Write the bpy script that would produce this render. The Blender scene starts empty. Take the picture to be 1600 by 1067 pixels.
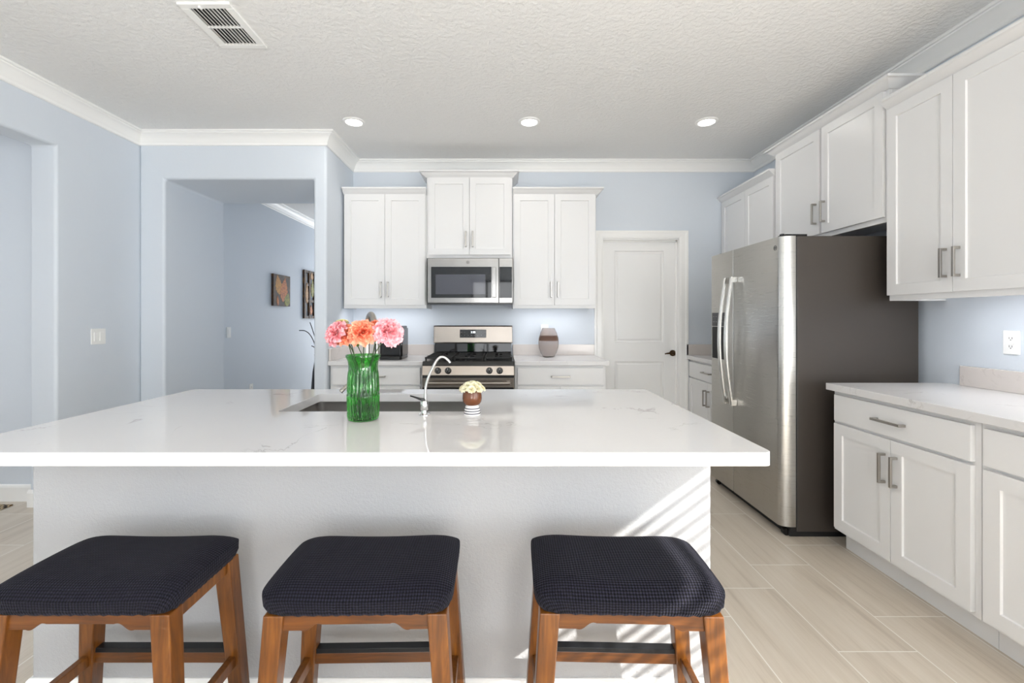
import bpy, bmesh, math, random
from mathutils import Vector, Matrix
PI = math.pi
random.seed(7)
S = bpy.context.scene
COL = S.collection

# ------------------------------------------------------------------ camera, sky, sun, lights, exposure
cam_d = bpy.data.cameras.new('camera')
cam = bpy.data.objects.new('camera', cam_d); COL.objects.link(cam)
cam.location = (0, 0, 1.27)
cam.rotation_euler = (PI / 2, 0, 0)
cam_d.sensor_width = 36.0
cam_d.lens = 36.0 * 700 / 1600
cam_d.shift_x = 15 / 1600
cam_d.shift_y = -35.5 / 1600
cam_d.clip_start = 0.02
S.camera = cam

W = bpy.data.worlds.new('sky'); S.world = W; W.use_nodes = True
bg = W.node_tree.nodes['Background']
bg.inputs[0].default_value = (0.95, 0.975, 1.0, 1); bg.inputs[1].default_value = 4.0

def sun_light(direction, strength, angle):
    d = bpy.data.lights.new('sun', 'SUN'); d.energy = strength; d.angle = angle; d.color = (1, 0.965, 0.91)
    o = bpy.data.objects.new('sun', d); COL.objects.link(o)
    o.rotation_euler = Vector(direction).to_track_quat('-Z', 'Y').to_euler(); o.location = (6, -3, 6)
sun_light((-1, 0.55, -0.73), 9.5, math.radians(0.45))

def area_light(name, loc, aim, sx, sy, power, color=(1, 1, 1), spread=PI):
    d = bpy.data.lights.new(name, 'AREA'); d.shape = 'RECTANGLE'; d.size = sx; d.size_y = sy
    d.energy = power; d.color = color; d.spread = spread
    o = bpy.data.objects.new(name, d); COL.objects.link(o)
    o.location = loc; o.rotation_euler = Vector(aim).to_track_quat('-Z', 'Z').to_euler()
    return o
# portals that guide the sky's light through the windows
def portal(name, loc, aim, sx, sy):
    o = area_light(name, loc, aim, sx, sy, 1.0); o.data.cycles.is_portal = True
portal('portal_rear', (-0.24, -4.02, 1.25), (0, 1, 0), 1.18, 2.1)
portal('portal_right', (2.53, -0.02, 1.16), (-1, 0, 0), 1.46, 2.17)
portal('portal_right_rear', (2.53, -2.4, 1.16), (-1, 0, 0), 2.6, 2.17)
# added fill lamps inside the windows, turned up to brighten the ceiling
area_light('ceiling_fill_rear', (-0.24, -3.7, 0.6), (0, 0.25, 1), 1.2, 0.7, 50, (1.0, 0.99, 0.97))
area_light('ceiling_fill_right', (2.2, -2.7, 0.6), (-0.6, 0.0, 1), 1.6, 0.6, 56, (1.0, 0.99, 0.97))
area_light('side_room_fill', (-5.95, 2.0, 1.4), (1, 0, 0), 1.8, 1.8, 13, (0.95, 0.97, 1.0))  # added fill lamp for the side room, no window built behind it
area_light('hall_fill', (-2.3, 9.3, 1.4), (0, -1, 0), 1.1, 2.0, 24, (1.0, 1.0, 1.0))  # fill lamp added before the solid end wall to brighten the hall

S.view_settings.view_transform = 'Standard'
S.view_settings.look = 'None'
S.view_settings.gamma = 1.0
S.view_settings.use_curve_mapping = False
S.view_settings.exposure = 0.89
S.cycles.use_denoising = True
S.cycles.max_bounces = 14
S.cycles.diffuse_bounces = 8
S.cycles.glossy_bounces = 5
S.cycles.transmission_bounces = 10
S.cycles.transparent_max_bounces = 12
S.cycles.sample_clamp_indirect = 6.0
S.cycles.blur_glossy = 0.5
S.cycles.caustics_refractive = False
S.cycles.caustics_reflective = False

# ------------------------------------------------------------------ materials
def lin(c):
    c = c / 255.0
    return c / 12.92 if c <= 0.04045 else ((c + 0.055) / 1.055) ** 2.4
def rgb(r, g, b): return (lin(r), lin(g), lin(b), 1)

class NT:
    def __init__(s, name):
        s.m = bpy.data.materials.new(name); s.m.use_nodes = True
        s.n = s.m.node_tree.nodes; s.l = s.m.node_tree.links
        s.b = s.n['Principled BSDF']
    def add(s, t, **kw):
        x = s.n.new(t)
        for k, v in kw.items(): setattr(x, k, v)
        return x
    def link(s, a, b): s.l.new(a, b)
    def coord(s, kind='Object', scale=(1, 1, 1)):
        tc = s.add('ShaderNodeTexCoord'); mp = s.add('ShaderNodeMapping')
        mp.inputs['Scale'].default_value = scale
        s.link(tc.outputs[kind], mp.inputs['Vector']); return mp.outputs['Vector']
    def noise(s, vec, scale, detail=3, rough=0.5, dist=0.0):
        x = s.add('ShaderNodeTexNoise'); x.inputs['Scale'].default_value = scale
        x.inputs['Detail'].default_value = detail; x.inputs['Roughness'].default_value = rough
        x.inputs['Distortion'].default_value = dist
        s.link(vec, x.inputs['Vector']); return x.outputs['Fac']
    def math(s, op, a, b=None, c=None, clamp=False):
        x = s.add('ShaderNodeMath', operation=op); x.use_clamp = clamp
        for i, v in enumerate((a, b, c)):
            if v is None: continue
            if isinstance(v, (int, float)): x.inputs[i].default_value = v
            else: s.link(v, x.inputs[i])
        return x.outputs[0]
    def ramp(s, fac, stops):
        x = s.add('ShaderNodeValToRGB'); e = x.color_ramp.elements
        e[0].position, e[0].color = stops[0][0], stops[0][1]
        e[1].position, e[1].color = stops[-1][0], stops[-1][1]
        for p, c in stops[1:-1]:
            q = e.new(p); q.color = c
        s.link(fac, x.inputs[0]); return x.outputs[0]
    def mix(s, fac, a, b):
        x = s.add('ShaderNodeMix', data_type='RGBA')
        for sock, v in ((x.inputs[0], fac), (x.inputs[6], a), (x.inputs[7], b)):
            if isinstance(v, (int, float, tuple)): sock.default_value = v
            else: s.link(v, sock)
        return x.outputs[2]
    def bump(s, h, strength=0.2, dist=0.01):
        x = s.add('ShaderNodeBump'); x.inputs['Strength'].default_value = strength
        x.inputs['Distance'].default_value = dist
        s.link(h, x.inputs['Height']); s.link(x.outputs[0], s.b.inputs['Normal'])
    def set(s, base=None, rough=None, metal=None, **kw):
        if base is not None:
            if isinstance(base, tuple): s.b.inputs['Base Color'].default_value = base
            else: s.link(base, s.b.inputs['Base Color'])
        if rough is not None:
            if isinstance(rough, (int, float)): s.b.inputs['Roughness'].default_value = rough
            else: s.link(rough, s.b.inputs['Roughness'])
        if metal is not None: s.b.inputs['Metallic'].default_value = metal
        for k, v in kw.items(): s.b.inputs[k.replace('_', ' ')].default_value = v
        return s

def simple(name, base, rough=0.5, metal=0.0, bump=None, **kw):
    t = NT(name); t.set(base, rough, metal, **kw)
    v = t.coord()
    n = t.noise(v, bump[0] if bump else 60, 3)
    if bump: t.bump(n, bump[1], bump[2])
    else:
        r = t.math('MULTIPLY_ADD', n, 0.06, max(0.0, rough - 0.03)); t.link(r, t.b.inputs['Roughness'])
    return t.m

M = {}
def textured_paint(name, base, rough, scale, strength, dist):
    t = NT(name); t.set(base, rough)
    v = t.coord()
    a = t.noise(v, scale, 4, 0.55); b = t.noise(v, scale * 2.7, 2, 0.5)
    t.bump(t.math('MULTIPLY_ADD', b, 0.4, a), strength, dist)
    return t.m
M['wall'] = textured_paint('pale blue wall paint', rgb(209, 216, 224), 0.6, 70, 0.10, 0.004)
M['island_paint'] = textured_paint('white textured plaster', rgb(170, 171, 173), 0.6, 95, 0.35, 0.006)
t = NT('knockdown ceiling'); t.set(rgb(233, 233, 232), 0.75)
v = t.coord(); a = t.noise(v, 38, 4, 0.6); a2 = t.ramp(a, [(0.40, (0, 0, 0, 1)), (0.62, (1, 1, 1, 1))])
t.bump(a2, 0.42, 0.006); M['ceiling'] = t.m
M['trim'] = simple('white trim enamel', rgb(240, 240, 238), 0.35)
M['cabinet'] = simple('white cabinet lacquer', rgb(224, 224, 224), 0.32)
M['door'] = simple('white door enamel', rgb(236, 236, 235), 0.38)
M['plate'] = simple('white plastic plate', rgb(240, 240, 238), 0.3)
M['dark'] = simple('dark slot', rgb(16, 16, 17), 0.6)
M['black_gloss'] = simple('black glass', rgb(10, 10, 12), 0.04, Specular_IOR_Level=0.42)
M['black_panel'] = simple('black enamel', rgb(14, 14, 15), 0.18)
M['black_iron'] = simple('black cast iron', rgb(20, 20, 20), 0.55, bump=(220, 0.2, 0.002))
M['black_plastic'] = simple('black plastic', rgb(15, 15, 16), 0.25)
M['screen_grey'] = simple('grey oven screen', rgb(70, 71, 80), 0.05, Specular_IOR_Level=0.5)
M['fridge_side'] = simple('charcoal painted steel', rgb(62, 56, 51), 0.42, bump=(300, 0.05, 0.001))
M['nickel'] = simple('brushed nickel', rgb(176, 172, 166), 0.30, 1.0)
M['chrome'] = simple('chrome', rgb(215, 215, 214), 0.12, 1.0)
M['bronze'] = simple('dark bronze', rgb(84, 66, 48), 0.3, 1.0)
M['sink_steel'] = simple('satin sink steel', rgb(150, 147, 144), 0.34, 1.0)
M['grey_mark'] = simple('grey print', rgb(150, 150, 152), 0.5)
M['white_mark'] = simple('white print', rgb(230, 230, 232), 0.5)
M['plate_black'] = simple('black metal foot plate', rgb(28, 29, 32), 0.35, 0.4)

def brushed(name, base, rough, scale):
    t = NT(name); t.set(base, rough, 1.0)
    v = t.coord('Object', scale); n = t.noise(v, 1.0, 4, 0.6)
    t.link(t.math('MULTIPLY_ADD', n, 0.05, rough - 0.025), t.b.inputs['Roughness'])
    return t.m
M['steel'] = brushed('brushed stainless steel', rgb(184, 182, 177), 0.28, (6, 6, 700))
M['steel_light'] = brushed('light stainless steel', rgb(152, 144, 136), 0.25, (6, 6, 700))
M['steel_mid'] = brushed('mid stainless steel', rgb(136, 134, 131), 0.15, (6, 6, 700))
M['steel_bright'] = simple('polished handle steel', rgb(214, 213, 210), 0.25, 1.0)

def glow(name, col, e):
    t = NT(name); t.set(col, 0.5); t.b.inputs['Emission Color'].default_value = col
    t.b.inputs['Emission Strength'].default_value = e; return t.m
M['lamp_lens'] = glow('lit lamp lens', (1.0, 0.97, 0.93, 1), 5.0)
M['strip_lens'] = glow('lit strip lens', (0.97, 0.97, 1.0, 1), 2.0)
M['display'] = glow('lit display digits', (0.9, 0.95, 1.0, 1), 1.6)

# plank tile floor: tiles 0.305 x 0.603 running away from the camera, one-third offset
t = NT('wood-look plank tile')
tc = t.add('ShaderNodeTexCoord'); sx = t.add('ShaderNodeSeparateXYZ'); t.link(tc.outputs['Object'], sx.inputs[0])
X, Y = sx.outputs[0], sx.outputs[1]
cx = t.math('DIVIDE', t.math('SUBTRACT', X, 0.975), 0.305)
ci = t.math('FLOOR', cx); fx = t.math('FRACT', t.math('ADD', cx, 100))
cy = t.math('SUBTRACT', t.math('DIVIDE', t.math('SUBTRACT', Y, 2.112), 0.603), t.math('MULTIPLY', ci, 0.3333))
ri = t.math('FLOOR', cy); fy = t.math('FRACT', t.math('ADD', cy, 100))
ex = t.math('MULTIPLY', t.math('MINIMUM', fx, t.math('SUBTRACT', 1, fx)), 0.305)
ey = t.math('MULTIPLY', t.math('MINIMUM', fy, t.math('SUBTRACT', 1, fy)), 0.603)
grout = t.math('LESS_THAN', t.math('MINIMUM', ex, ey), 0.0023)
cb = t.add('ShaderNodeCombineXYZ')
t.link(t.math('MULTIPLY_ADD', ci, 3.71, t.math('MULTIPLY', X, 26)), cb.inputs[0])
t.link(t.math('MULTIPLY_ADD', ri, 1.93, t.math('MULTIPLY', Y, 1.6)), cb.inputs[1]); t.link(t.math('MULTIPLY', ci, 5.3), cb.inputs[2])
g1 = t.noise(cb.outputs[0], 1.0, 5, 0.6, 0.6)
g2 = t.noise(cb.outputs[0], 0.28, 3, 0.5, 0.4)
cb2 = t.add('ShaderNodeCombineXYZ'); t.link(t.math('MULTIPLY', X, 120), cb2.inputs[0]); t.link(t.math('MULTIPLY', Y, 5), cb2.inputs[1]); t.link(ci, cb2.inputs[2])
g3 = t.noise(cb2.outputs[0], 1.0, 3, 0.6, 0.3)
wood = t.ramp(t.math('MULTIPLY_ADD', g3, 0.22, t.math('MULTIPLY_ADD', g2, 0.42, t.math('MULTIPLY', g1, 0.40))), [(0.32, rgb(172, 159, 144)), (0.5, rgb(200, 189, 174)), (0.72, rgb(212, 203, 190))])
t.set(t.mix(grout, wood, rgb(226, 222, 214)), 0.34)
t.bump(t.math('MULTIPLY_ADD', grout, -0.8, t.math('MULTIPLY', g1, 0.25)), 0.15, 0.002)
M['floor'] = t.m

# white quartz with sparse thin veins
t = NT('white quartz'); v = t.coord('Object')
n = t.noise(v, 2.6, 6, 0.62, 1.1)
vein = t.ramp(t.math('ABSOLUTE', t.math('SUBTRACT', n, 0.5)), [(0.0, (1, 1, 1, 1)), (0.012, (0, 0, 0, 1))])
sp = t.ramp(t.noise(v, 4.2, 2, 0.5), [(0.53, (0, 0, 0, 1)), (0.66, (1, 1, 1, 1))])
fl = t.ramp(t.noise(v, 30, 3, 0.6), [(0.64, (0, 0, 0, 1)), (0.72, (1, 1, 1, 1))])
vm = t.math('MULTIPLY', vein, sp)
vm = t.math('ADD', t.math('MULTIPLY', vm, 0.55), t.math('MULTIPLY', t.math('MULTIPLY', fl, sp), 0.10), None, True)
t.set(t.mix(vm, rgb(214, 213, 213), rgb(146, 139, 134)), 0.045); M['quartz'] = t.m
M['quartz_honed'] = t.m.copy(); M['quartz_honed'].name = 'white quartz, softer polish'; M['quartz_honed'].node_tree.nodes['Principled BSDF'].inputs['Roughness'].default_value = 0.24
t = NT('beige-flecked quartz'); v = t.coord('Object')
n = t.noise(v, 3.4, 6, 0.62, 1.0)
vein = t.ramp(t.math('ABSOLUTE', t.math('SUBTRACT', n, 0.5)), [(0.0, (1, 1, 1, 1)), (0.014, (0, 0, 0, 1))])
sp = t.ramp(t.noise(v, 7.0, 2, 0.5), [(0.50, (0, 0, 0, 1)), (0.62, (1, 1, 1, 1))])
t.set(t.mix(t.math('MULTIPLY', t.math('MULTIPLY', vein, sp), 0.28), rgb(212, 205, 200), rgb(140, 128, 120)), 0.12); M['quartz_wall'] = t.m

# honey brown wood of the stools
t = NT('honey brown wood'); v = t.coord('Object', (60, 60, 5))
n = t.noise(v, 1.0, 5, 0.6, 0.8); n2 = t.noise(t.coord('Object', (5, 5, 5)), 1.0, 3)
t.set(t.ramp(t.math('MULTIPLY_ADD', n2, 0.4, t.math('MULTIPLY', n, 0.6)), [(0.3, rgb(58, 30, 9)), (0.52, rgb(106, 61, 17)), (0.72, rgb(142, 89, 28))]), 0.32)
M['wood'] = t.m
t = NT('honey brown wood, cross grain'); v = t.coord('Object', (5, 60, 60))
n = t.noise(v, 1.0, 5, 0.6, 0.8); n2 = t.noise(t.coord('Object', (5, 5, 5)), 1.0, 3)
t.set(t.ramp(t.math('MULTIPLY_ADD', n2, 0.4, t.math('MULTIPLY', n, 0.6)), [(0.3, rgb(52, 27, 9)), (0.52, rgb(96, 54, 16)), (0.72, rgb(128, 78, 26))]), 0.32)
M['wood_x'] = t.m

# navy waffle knit seat cover, cells follow the UV map (metres)
t = NT('navy waffle knit'); uv = t.add('ShaderNodeUVMap'); uv.uv_map = 'UVMap'
su = t.add('ShaderNodeSeparateXYZ'); t.link(uv.outputs[0], su.inputs[0])
k = 2 * PI / 0.0074
cu = t.math('COSINE', t.math('MULTIPLY', su.outputs[0], k)); cv = t.math('COSINE', t.math('MULTIPLY', su.outputs[1], k * 0.9))
hgt = t.math('MULTIPLY_ADD', cu, 0.25, t.math('MULTIPLY_ADD', cv, 0.25, 0.5))
nz = t.noise(t.coord('Object'), 9, 3)
colr = t.mix(t.ramp(hgt, [(0.3, (0, 0, 0, 1)), (0.85, (1, 1, 1, 1))]), rgb(3, 3, 6), rgb(38, 37, 50))
t.set(t.mix(t.math('MULTIPLY', nz, 0.2), colr, rgb(12, 12, 20)), 0.85)
t.b.inputs['Sheen Weight'].default_value = 0.04; t.b.inputs['Sheen Tint'].default_value = (0.6, 0.62, 0.75, 1)
t.b.inputs['Specular IOR Level'].default_value = 0.15; t.bump(hgt, 0.8, 0.003); M['fabric'] = t.m

def glass(name, col, rough=0.02, ior=1.47):
    t = NT(name); t.set(col, rough, 0.0); t.b.inputs['Transmission Weight'].default_value = 1.0
    t.b.inputs['IOR'].default_value = ior; return t.m
M['green_glass'] = glass('green pressed glass', (0.15, 0.58, 0.13, 1), 0.01, 1.45)
M['water'] = glass('water', (0.62, 0.88, 0.56, 1), 0.0, 1.33)
t = NT('smoked glass'); v = t.coord('Object'); sz = t.add('ShaderNodeSeparateXYZ'); t.link(v, sz.inputs[0])
band = t.ramp(sz.outputs[2], [(0.0, rgb(248, 242, 240)), (0.148, rgb(243, 234, 231)), (0.155, rgb(176, 144, 126)), (0.195, rgb(168, 136, 118)), (0.202, rgb(242, 232, 229)), (0.3, rgb(246, 238, 236))])
t.set(band, 0.22); t.b.inputs['Transmission Weight'].default_value = 0.85; t.b.inputs['IOR'].default_value = 1.3; M['smoked'] = t.m
t = NT('window pane'); tr = t.add('ShaderNodeBsdfTransparent'); gl = t.add('ShaderNodeBsdfGlossy'); gl.inputs['Roughness'].default_value = 0.02
ms = t.add('ShaderNodeMixShader'); ms.inputs[0].default_value = 0.06
t.link(tr.outputs[0], ms.inputs[1]); t.link(gl.outputs[0], ms.inputs[2])
t.link(ms.outputs[0], t.n['Material Output'].inputs['Surface']); M['pane'] = t.m

def petal_mat(name, a, b):
    t = NT(name); v = t.coord('Object'); n = t.noise(v, 55, 3, 0.6)
    t.set(t.ramp(n, [(0.35, a), (0.65, b)]), 0.55); t.b.inputs['Subsurface Weight'].default_value = 0.15
    t.b.inputs['Subsurface Radius'].default_value = (0.01, 0.005, 0.004); return t.m
M['coral'] = petal_mat('coral petals', rgb(242, 134, 100), rgb(252, 186, 154))
M['pink'] = petal_mat('pink petals', rgb(242, 158, 168), rgb(252, 208, 212))
M['pale_pink'] = petal_mat('blush petals', rgb(238, 180, 176), rgb(248, 212, 206))
M['cream'] = petal_mat('cream petals', rgb(238, 232, 196), rgb(250, 248, 232))
M['yellow'] = petal_mat('pale yellow petals', rgb(232, 222, 150), rgb(246, 240, 190))
M['stem'] = simple('green stem', rgb(66, 84, 48), 0.5)
M['leaf'] = simple('green calyx', rgb(104, 126, 62), 0.5)
M['bowl'] = simple('brown glazed ceramic', rgb(106, 63, 38), 0.12)
M['ceramic'] = simple('white ceramic', rgb(238, 236, 234), 0.18)
M['stripe'] = simple('navy stripe glaze', rgb(52, 50, 66), 0.2)
M['canvas_dark'] = NT('dark brown canvas')
t = M['canvas_dark']; v = t.coord(); n = t.noise(v, 14, 5, 0.65, 0.8)
t.set(t.ramp(n, [(0.35, rgb(26, 15, 7)), (0.55, rgb(66, 38, 12)), (0.75, rgb(120, 82, 18))]), 0.6); M['canvas_dark'] = t.m
def paint_mat(name, a, b):
    t = NT(name); v = t.coord(); n = t.noise(v, 40, 4, 0.6, 0.5); t.set(t.ramp(n, [(0.35, a), (0.65, b)]), 0.6); return t.m
M['ochre'] = paint_mat('ochre paint', rgb(150, 92, 16), rgb(212, 150, 36))
M['rust'] = paint_mat('rust paint', rgb(140, 66, 16), rgb(210, 124, 44))
M['olive'] = paint_mat('olive paint', rgb(84, 88, 16), rgb(150, 146, 38))
M['tan'] = paint_mat('tan paint', rgb(150, 104, 60), rgb(196, 150, 100))
M['twig'] = simple('dark twig', rgb(34, 32, 32), 0.7)
M['vase_dark'] = simple('dark floor vase glaze', rgb(52, 52, 56), 0.4)
t = NT('patterned rug'); v = t.coord(); vo = t.add('ShaderNodeTexVoronoi'); vo.inputs['Scale'].default_value = 26; t.link(v, vo.inputs['Vector'])
t.set(t.ramp(vo.outputs['Distance'], [(0.1, rgb(190, 130, 60)), (0.35, rgb(60, 38, 22)), (0.5, rgb(206, 186, 150)), (0.75, rgb(40, 30, 26))]), 0.9); M['rug'] = t.m
M['slat_blind'] = simple('white blind slat', rgb(235, 235, 232), 0.5)
M['stucco'] = simple('stucco', rgb(205, 198, 188), 0.9)

# ------------------------------------------------------------------ mesh helpers
def BM(): return bmesh.new()
def box(bm, x0, x1, y0, y1, z0, z1):
    v = [bm.verts.new(p) for p in ((x0, y0, z0), (x1, y0, z0), (x1, y1, z0), (x0, y1, z0), (x0, y0, z1), (x1, y0, z1), (x1, y1, z1), (x0, y1, z1))]
    for f in ((3, 2, 1, 0), (4, 5, 6, 7), (0, 1, 5, 4), (1, 2, 6, 5), (2, 3, 7, 6), (3, 0, 4, 7)):
        bm.faces.new([v[i] for i in f])
    return bm
def hexa(bm, lo, hi):
    a = [bm.verts.new(p) for p in lo]; b = [bm.verts.new(p) for p in hi]; n = len(a)
    bm.faces.new(a[::-1]); bm.faces.new(b)
    for i in range(n): bm.faces.new((a[i], a[(i + 1) % n], b[(i + 1) % n], b[i]))
    return bm
def prism(bm, pts, axis, a, b):
    mk = {'x': lambda p, t: (t, p[0], p[1]), 'y': lambda p, t: (p[0], t, p[1]), 'z': lambda p, t: (p[0], p[1], t)}[axis]
    return hexa(bm, [mk(p, a) for p in pts], [mk(p, b) for p in pts])
def lathe(bm, prof, seg=48, c=(0, 0, 0), rf=None, cap0=True, cap1=True, uvs=None):
    rings = []
    for r, z in prof:
        ring = []
        for i in range(seg):
            a = 2 * PI * i / seg; rr = r * (rf(a, z) if rf else 1)
            ring.append(bm.verts.new((c[0] + rr * math.cos(a), c[1] + rr * math.sin(a), c[2] + z)))
        rings.append(ring)
    for p, q in zip(rings, rings[1:]):
        for i in range(seg):
            j = (i + 1) % seg; bm.faces.new((p[i], p[j], q[j], q[i]))
    if cap0: bm.faces.new(rings[0][::-1])
    if cap1: bm.faces.new(rings[-1])
    return bm
def tube(bm, pts, r, seg=10, cap=True):
    pts = [Vector(p) for p in pts]; n = len(pts)
    rs = r if isinstance(r, (list, tuple)) else [r] * n
    up = None; rings = []
    for i, p in enumerate(pts):
        d = (pts[min(i + 1, n - 1)] - pts[max(i - 1, 0)]).normalized()
        if up is None: up = d.orthogonal().normalized()
        up = (up - d * up.dot(d)).normalized(); w = d.cross(up)
        rings.append([bm.verts.new(p + (up * math.cos(2 * PI * k / seg) + w * math.sin(2 * PI * k / seg)) * rs[i]) for k in range(seg)])
    for a, b in zip(rings, rings[1:]):
        for k in range(seg): bm.faces.new((a[k], a[(k + 1) % seg], b[(k + 1) % seg], b[k]))
    if cap: bm.faces.new(rings[0][::-1]); bm.faces.new(rings[-1])
    return bm
def disc_rod(bm, c, axis, r, h, seg=32):
    c = Vector(c); a = Vector(axis).normalized()
    return tube(bm, [c, c + a * h], r, seg)
def spline(P, n=8):
    P = [Vector(p) for p in P]; Q = [P[0] * 2 - P[1]] + P + [P[-1] * 2 - P[-2]]; out = []
    for i in range(1, len(Q) - 2):
        for k in range(n):
            t = k / n
            out.append(0.5 * ((2 * Q[i]) + (Q[i + 1] - Q[i - 1]) * t + (2 * Q[i - 1] - 5 * Q[i] + 4 * Q[i + 1] - Q[i + 2]) * t * t + (3 * Q[i] - Q[i - 1] - 3 * Q[i + 1] + Q[i + 2]) * t ** 3))
    return out + [P[-1]]
def sweep(bm, path, prof):
    """a (d, z) profile along an XY path; d goes to the right of the path, mitred at the corners"""
    P = [Vector((p[0], p[1])) for p in path]; n = len(P)
    nor = []
    for a, b in zip(P, P[1:]):
        d = (b - a).normalized(); nor.append(Vector((d.y, -d.x)))
    rows = []
    for i in range(n):
        if i == 0: m = nor[0]
        elif i == n - 1: m = nor[-1]
        else:
            m = (nor[i - 1] + nor[i]).normalized(); m = m / m.dot(nor[i])
        rows.append([bm.verts.new((P[i].x + m.x * d, P[i].y + m.y * d, z)) for d, z in prof])
    k = len(prof)
    for a, b in zip(rows, rows[1:]):
        for i in range(k): bm.faces.new((a[i], a[(i + 1) % k], b[(i + 1) % k], b[i]))
    bm.faces.new(rows[0][::-1]); bm.faces.new(rows[-1])
    return bm
def rrect(x0, x1, y0, y1, r, n=6):
    out = []
    for cx, cy, a0 in ((x1 - r, y0 + r, -PI / 2), (x1 - r, y1 - r, 0), (x0 + r, y1 - r, PI / 2), (x0 + r, y0 + r, PI)):
        for i in range(n + 1):
            a = a0 + PI / 2 * i / n; out.append((cx + r * math.cos(a), cy + r * math.sin(a)))
    return out
def obj(name, bm, mat, parent=None, bevel=0, seg=2, smooth=None, loc=None):
    bmesh.ops.recalc_face_normals(bm, faces=bm.faces)
    if smooth is not None:
        for f in bm.faces: f.smooth = True
        for e in bm.edges:
            if len(e.link_faces) == 2 and e.calc_face_angle(0) > math.radians(smooth): e.smooth = False
    me = bpy.data.meshes.new(name); bm.to_mesh(me); bm.free()
    mats = mat if isinstance(mat, list) else [mat]
    for m in mats: me.materials.append(M[m] if isinstance(m, str) else m)
    o = bpy.data.objects.new(name, me); COL.objects.link(o)
    if parent: o.parent = parent
    if loc: o.location = loc
    if bevel:
        md = o.modifiers.new('bevel', 'BEVEL'); md.width = bevel; md.segments = seg; md.limit_method = 'ANGLE'; md.angle_limit = math.radians(40)
    return o
def tag(o, label, cat, group=None):
    o['label'] = label; o['category'] = cat
    if group: o['group'] = group
    return o
def thing(name, label, cat, loc=(0, 0, 0), rotz=0, group=None):
    o = bpy.data.objects.new(name, None); COL.objects.link(o); o.empty_display_size = 0.05
    o.location = loc; o.rotation_euler = (0, 0, rotz); return tag(o, label, cat, group)
def struct(name, bm, mat, bevel=0, seg=2, parent=None, smooth=None):
    o = obj(name, bm, mat, parent, bevel, seg, smooth)
    if not parent: o['kind'] = 'structure'
    return o
FACE_LEFT = -PI / 2      # a thing built facing -Y turned to face -X

# ------------------------------------------------------------------ the room
H = 2.81; XL, XR = -3.02, 2.47; YB = 4.40; YF = 3.727; XRET = -1.465; YR = -4.0
struct('floor', box(BM(), -6.2, 2.8, -4.3, 9.6, -0.12, 0), 'floor')
struct('ceiling', box(BM(), -6.2, 2.8, -4.3, 9.6, H, H + 0.15), 'ceiling')
# left wall with the wide cased-free opening, runs on as the left wall of the hall
struct('wall_left', prism(BM(), [(YR, 0), (1.55, 0), (1.55, 2.44), (3.03, 2.44), (3.03, 0), (9.5, 0), (9.5, H), (YR, H)], 'x', -3.2, XL), 'wall', 0.02, 4)
struct('wall_front', prism(BM(), [(XL, 0), (-2.811, 0), (-2.811, 2.431), (-1.571, 2.431), (-1.571, 0), (XRET, 0), (XRET, H), (XL, H)], 'y', YF, 4.53), 'wall', 0.02, 4)
struct('wall_back', prism(BM(), [(XRET, 0), (0.987, 0), (0.987, 2.056), (1.732, 2.056), (1.732, 0), (XR + 0.15, 0), (XR + 0.15, H), (XRET, H)], 'y', YB, YB + 0.15), 'wall')
WY0, WY1, WZ0, WZ1 = -0.75, 0.71, 0.08, 2.25
b = BM()
for y0, y1 in ((-4.3, -3.7), (-1.1, WY0), (WY1, 4.6)): box(b, XR, XR + 0.15, y0, y1, 0, H)
for y0, y1 in ((-3.7, -1.1), (WY0, WY1)): box(b, XR, XR + 0.15, y0, y1, 0, WZ0); box(b, XR, XR + 0.15, y0, y1, WZ1, H)
struct('wall_right', b, 'wall')
b = BM()
box(b, -3.2, -0.83, YR - 0.15, YR, 0, H); box(b, 0.35, 2.62, YR - 0.15, YR, 0, H)
box(b, -0.83, 0.35, YR - 0.15, YR, 0, 0.2); box(b, -0.83, 0.35, YR - 0.15, YR, 2.3, H)
struct('wall_rear', b, 'wall')
struct('wall_hall_right', box(BM(), -1.571, -1.465, 4.53, 9.5, 0, H), 'wall')
struct('wall_hall_end', box(BM(), -3.2, -1.465, 9.45, 9.6, 0, H), 'wall')
struct('wall_side_room', box(BM(), -6.2, -3.2, 3.13, 3.28, 0, H), 'wall')
b = BM(); box(b, -6.2, -6.05, -0.6, 3.28, 0, H); box(b, -6.2, -3.2, -0.75, -0.6, 0, H)
struct('wall_side_room_far', b, 'wall')

def window(name, axis, a0, a1, z0, z1, at, mull):
    b = BM(); w = 0.05
    def bar(p0, p1, q0, q1):
        if axis == 'x': box(b, p0, p1, at, at + 0.06, q0, q1)
        else: box(b, at, at + 0.06, p0, p1, q0, q1)
    bar(a0, a0 + w, z0, z1); bar(a1 - w, a1, z0, z1); bar(a0, a1, z0, z0 + w); bar(a0, a1, z1 - w, z1)
    for m in mull: bar(m - 0.025, m + 0.025, z0, z1)
    if axis == 'x': bar(a0, a1, 1.78, 1.82)
    o = struct(name, b, 'black_panel' if axis == 'x' else 'trim')
    b = BM()
    if axis == 'x': box(b, a0 + w, a1 - w, at + 0.027, at + 0.033, z0 + w, z1 - w)
    else: box(b, at + 0.027, at + 0.033, a0 + w, a1 - w, z0 + w, z1 - w)
    struct('pane', b, 'pane', parent=o); return o
window('window_1', 'x', -0.83, 0.35, 0.2, 2.3, YR - 0.1, [-0.42])
window('added_window_2', 'y', -3.7, -1.1, WZ0, WZ1, XR + 0.07, [-2.4])  # unseen window, added and widened to light the left wall and ceiling
wd = window('window_3', 'y', WY0, WY1, WZ0, WZ1, XR + 0.07, [])
b = BM(); z = WZ0 + 0.03
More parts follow.
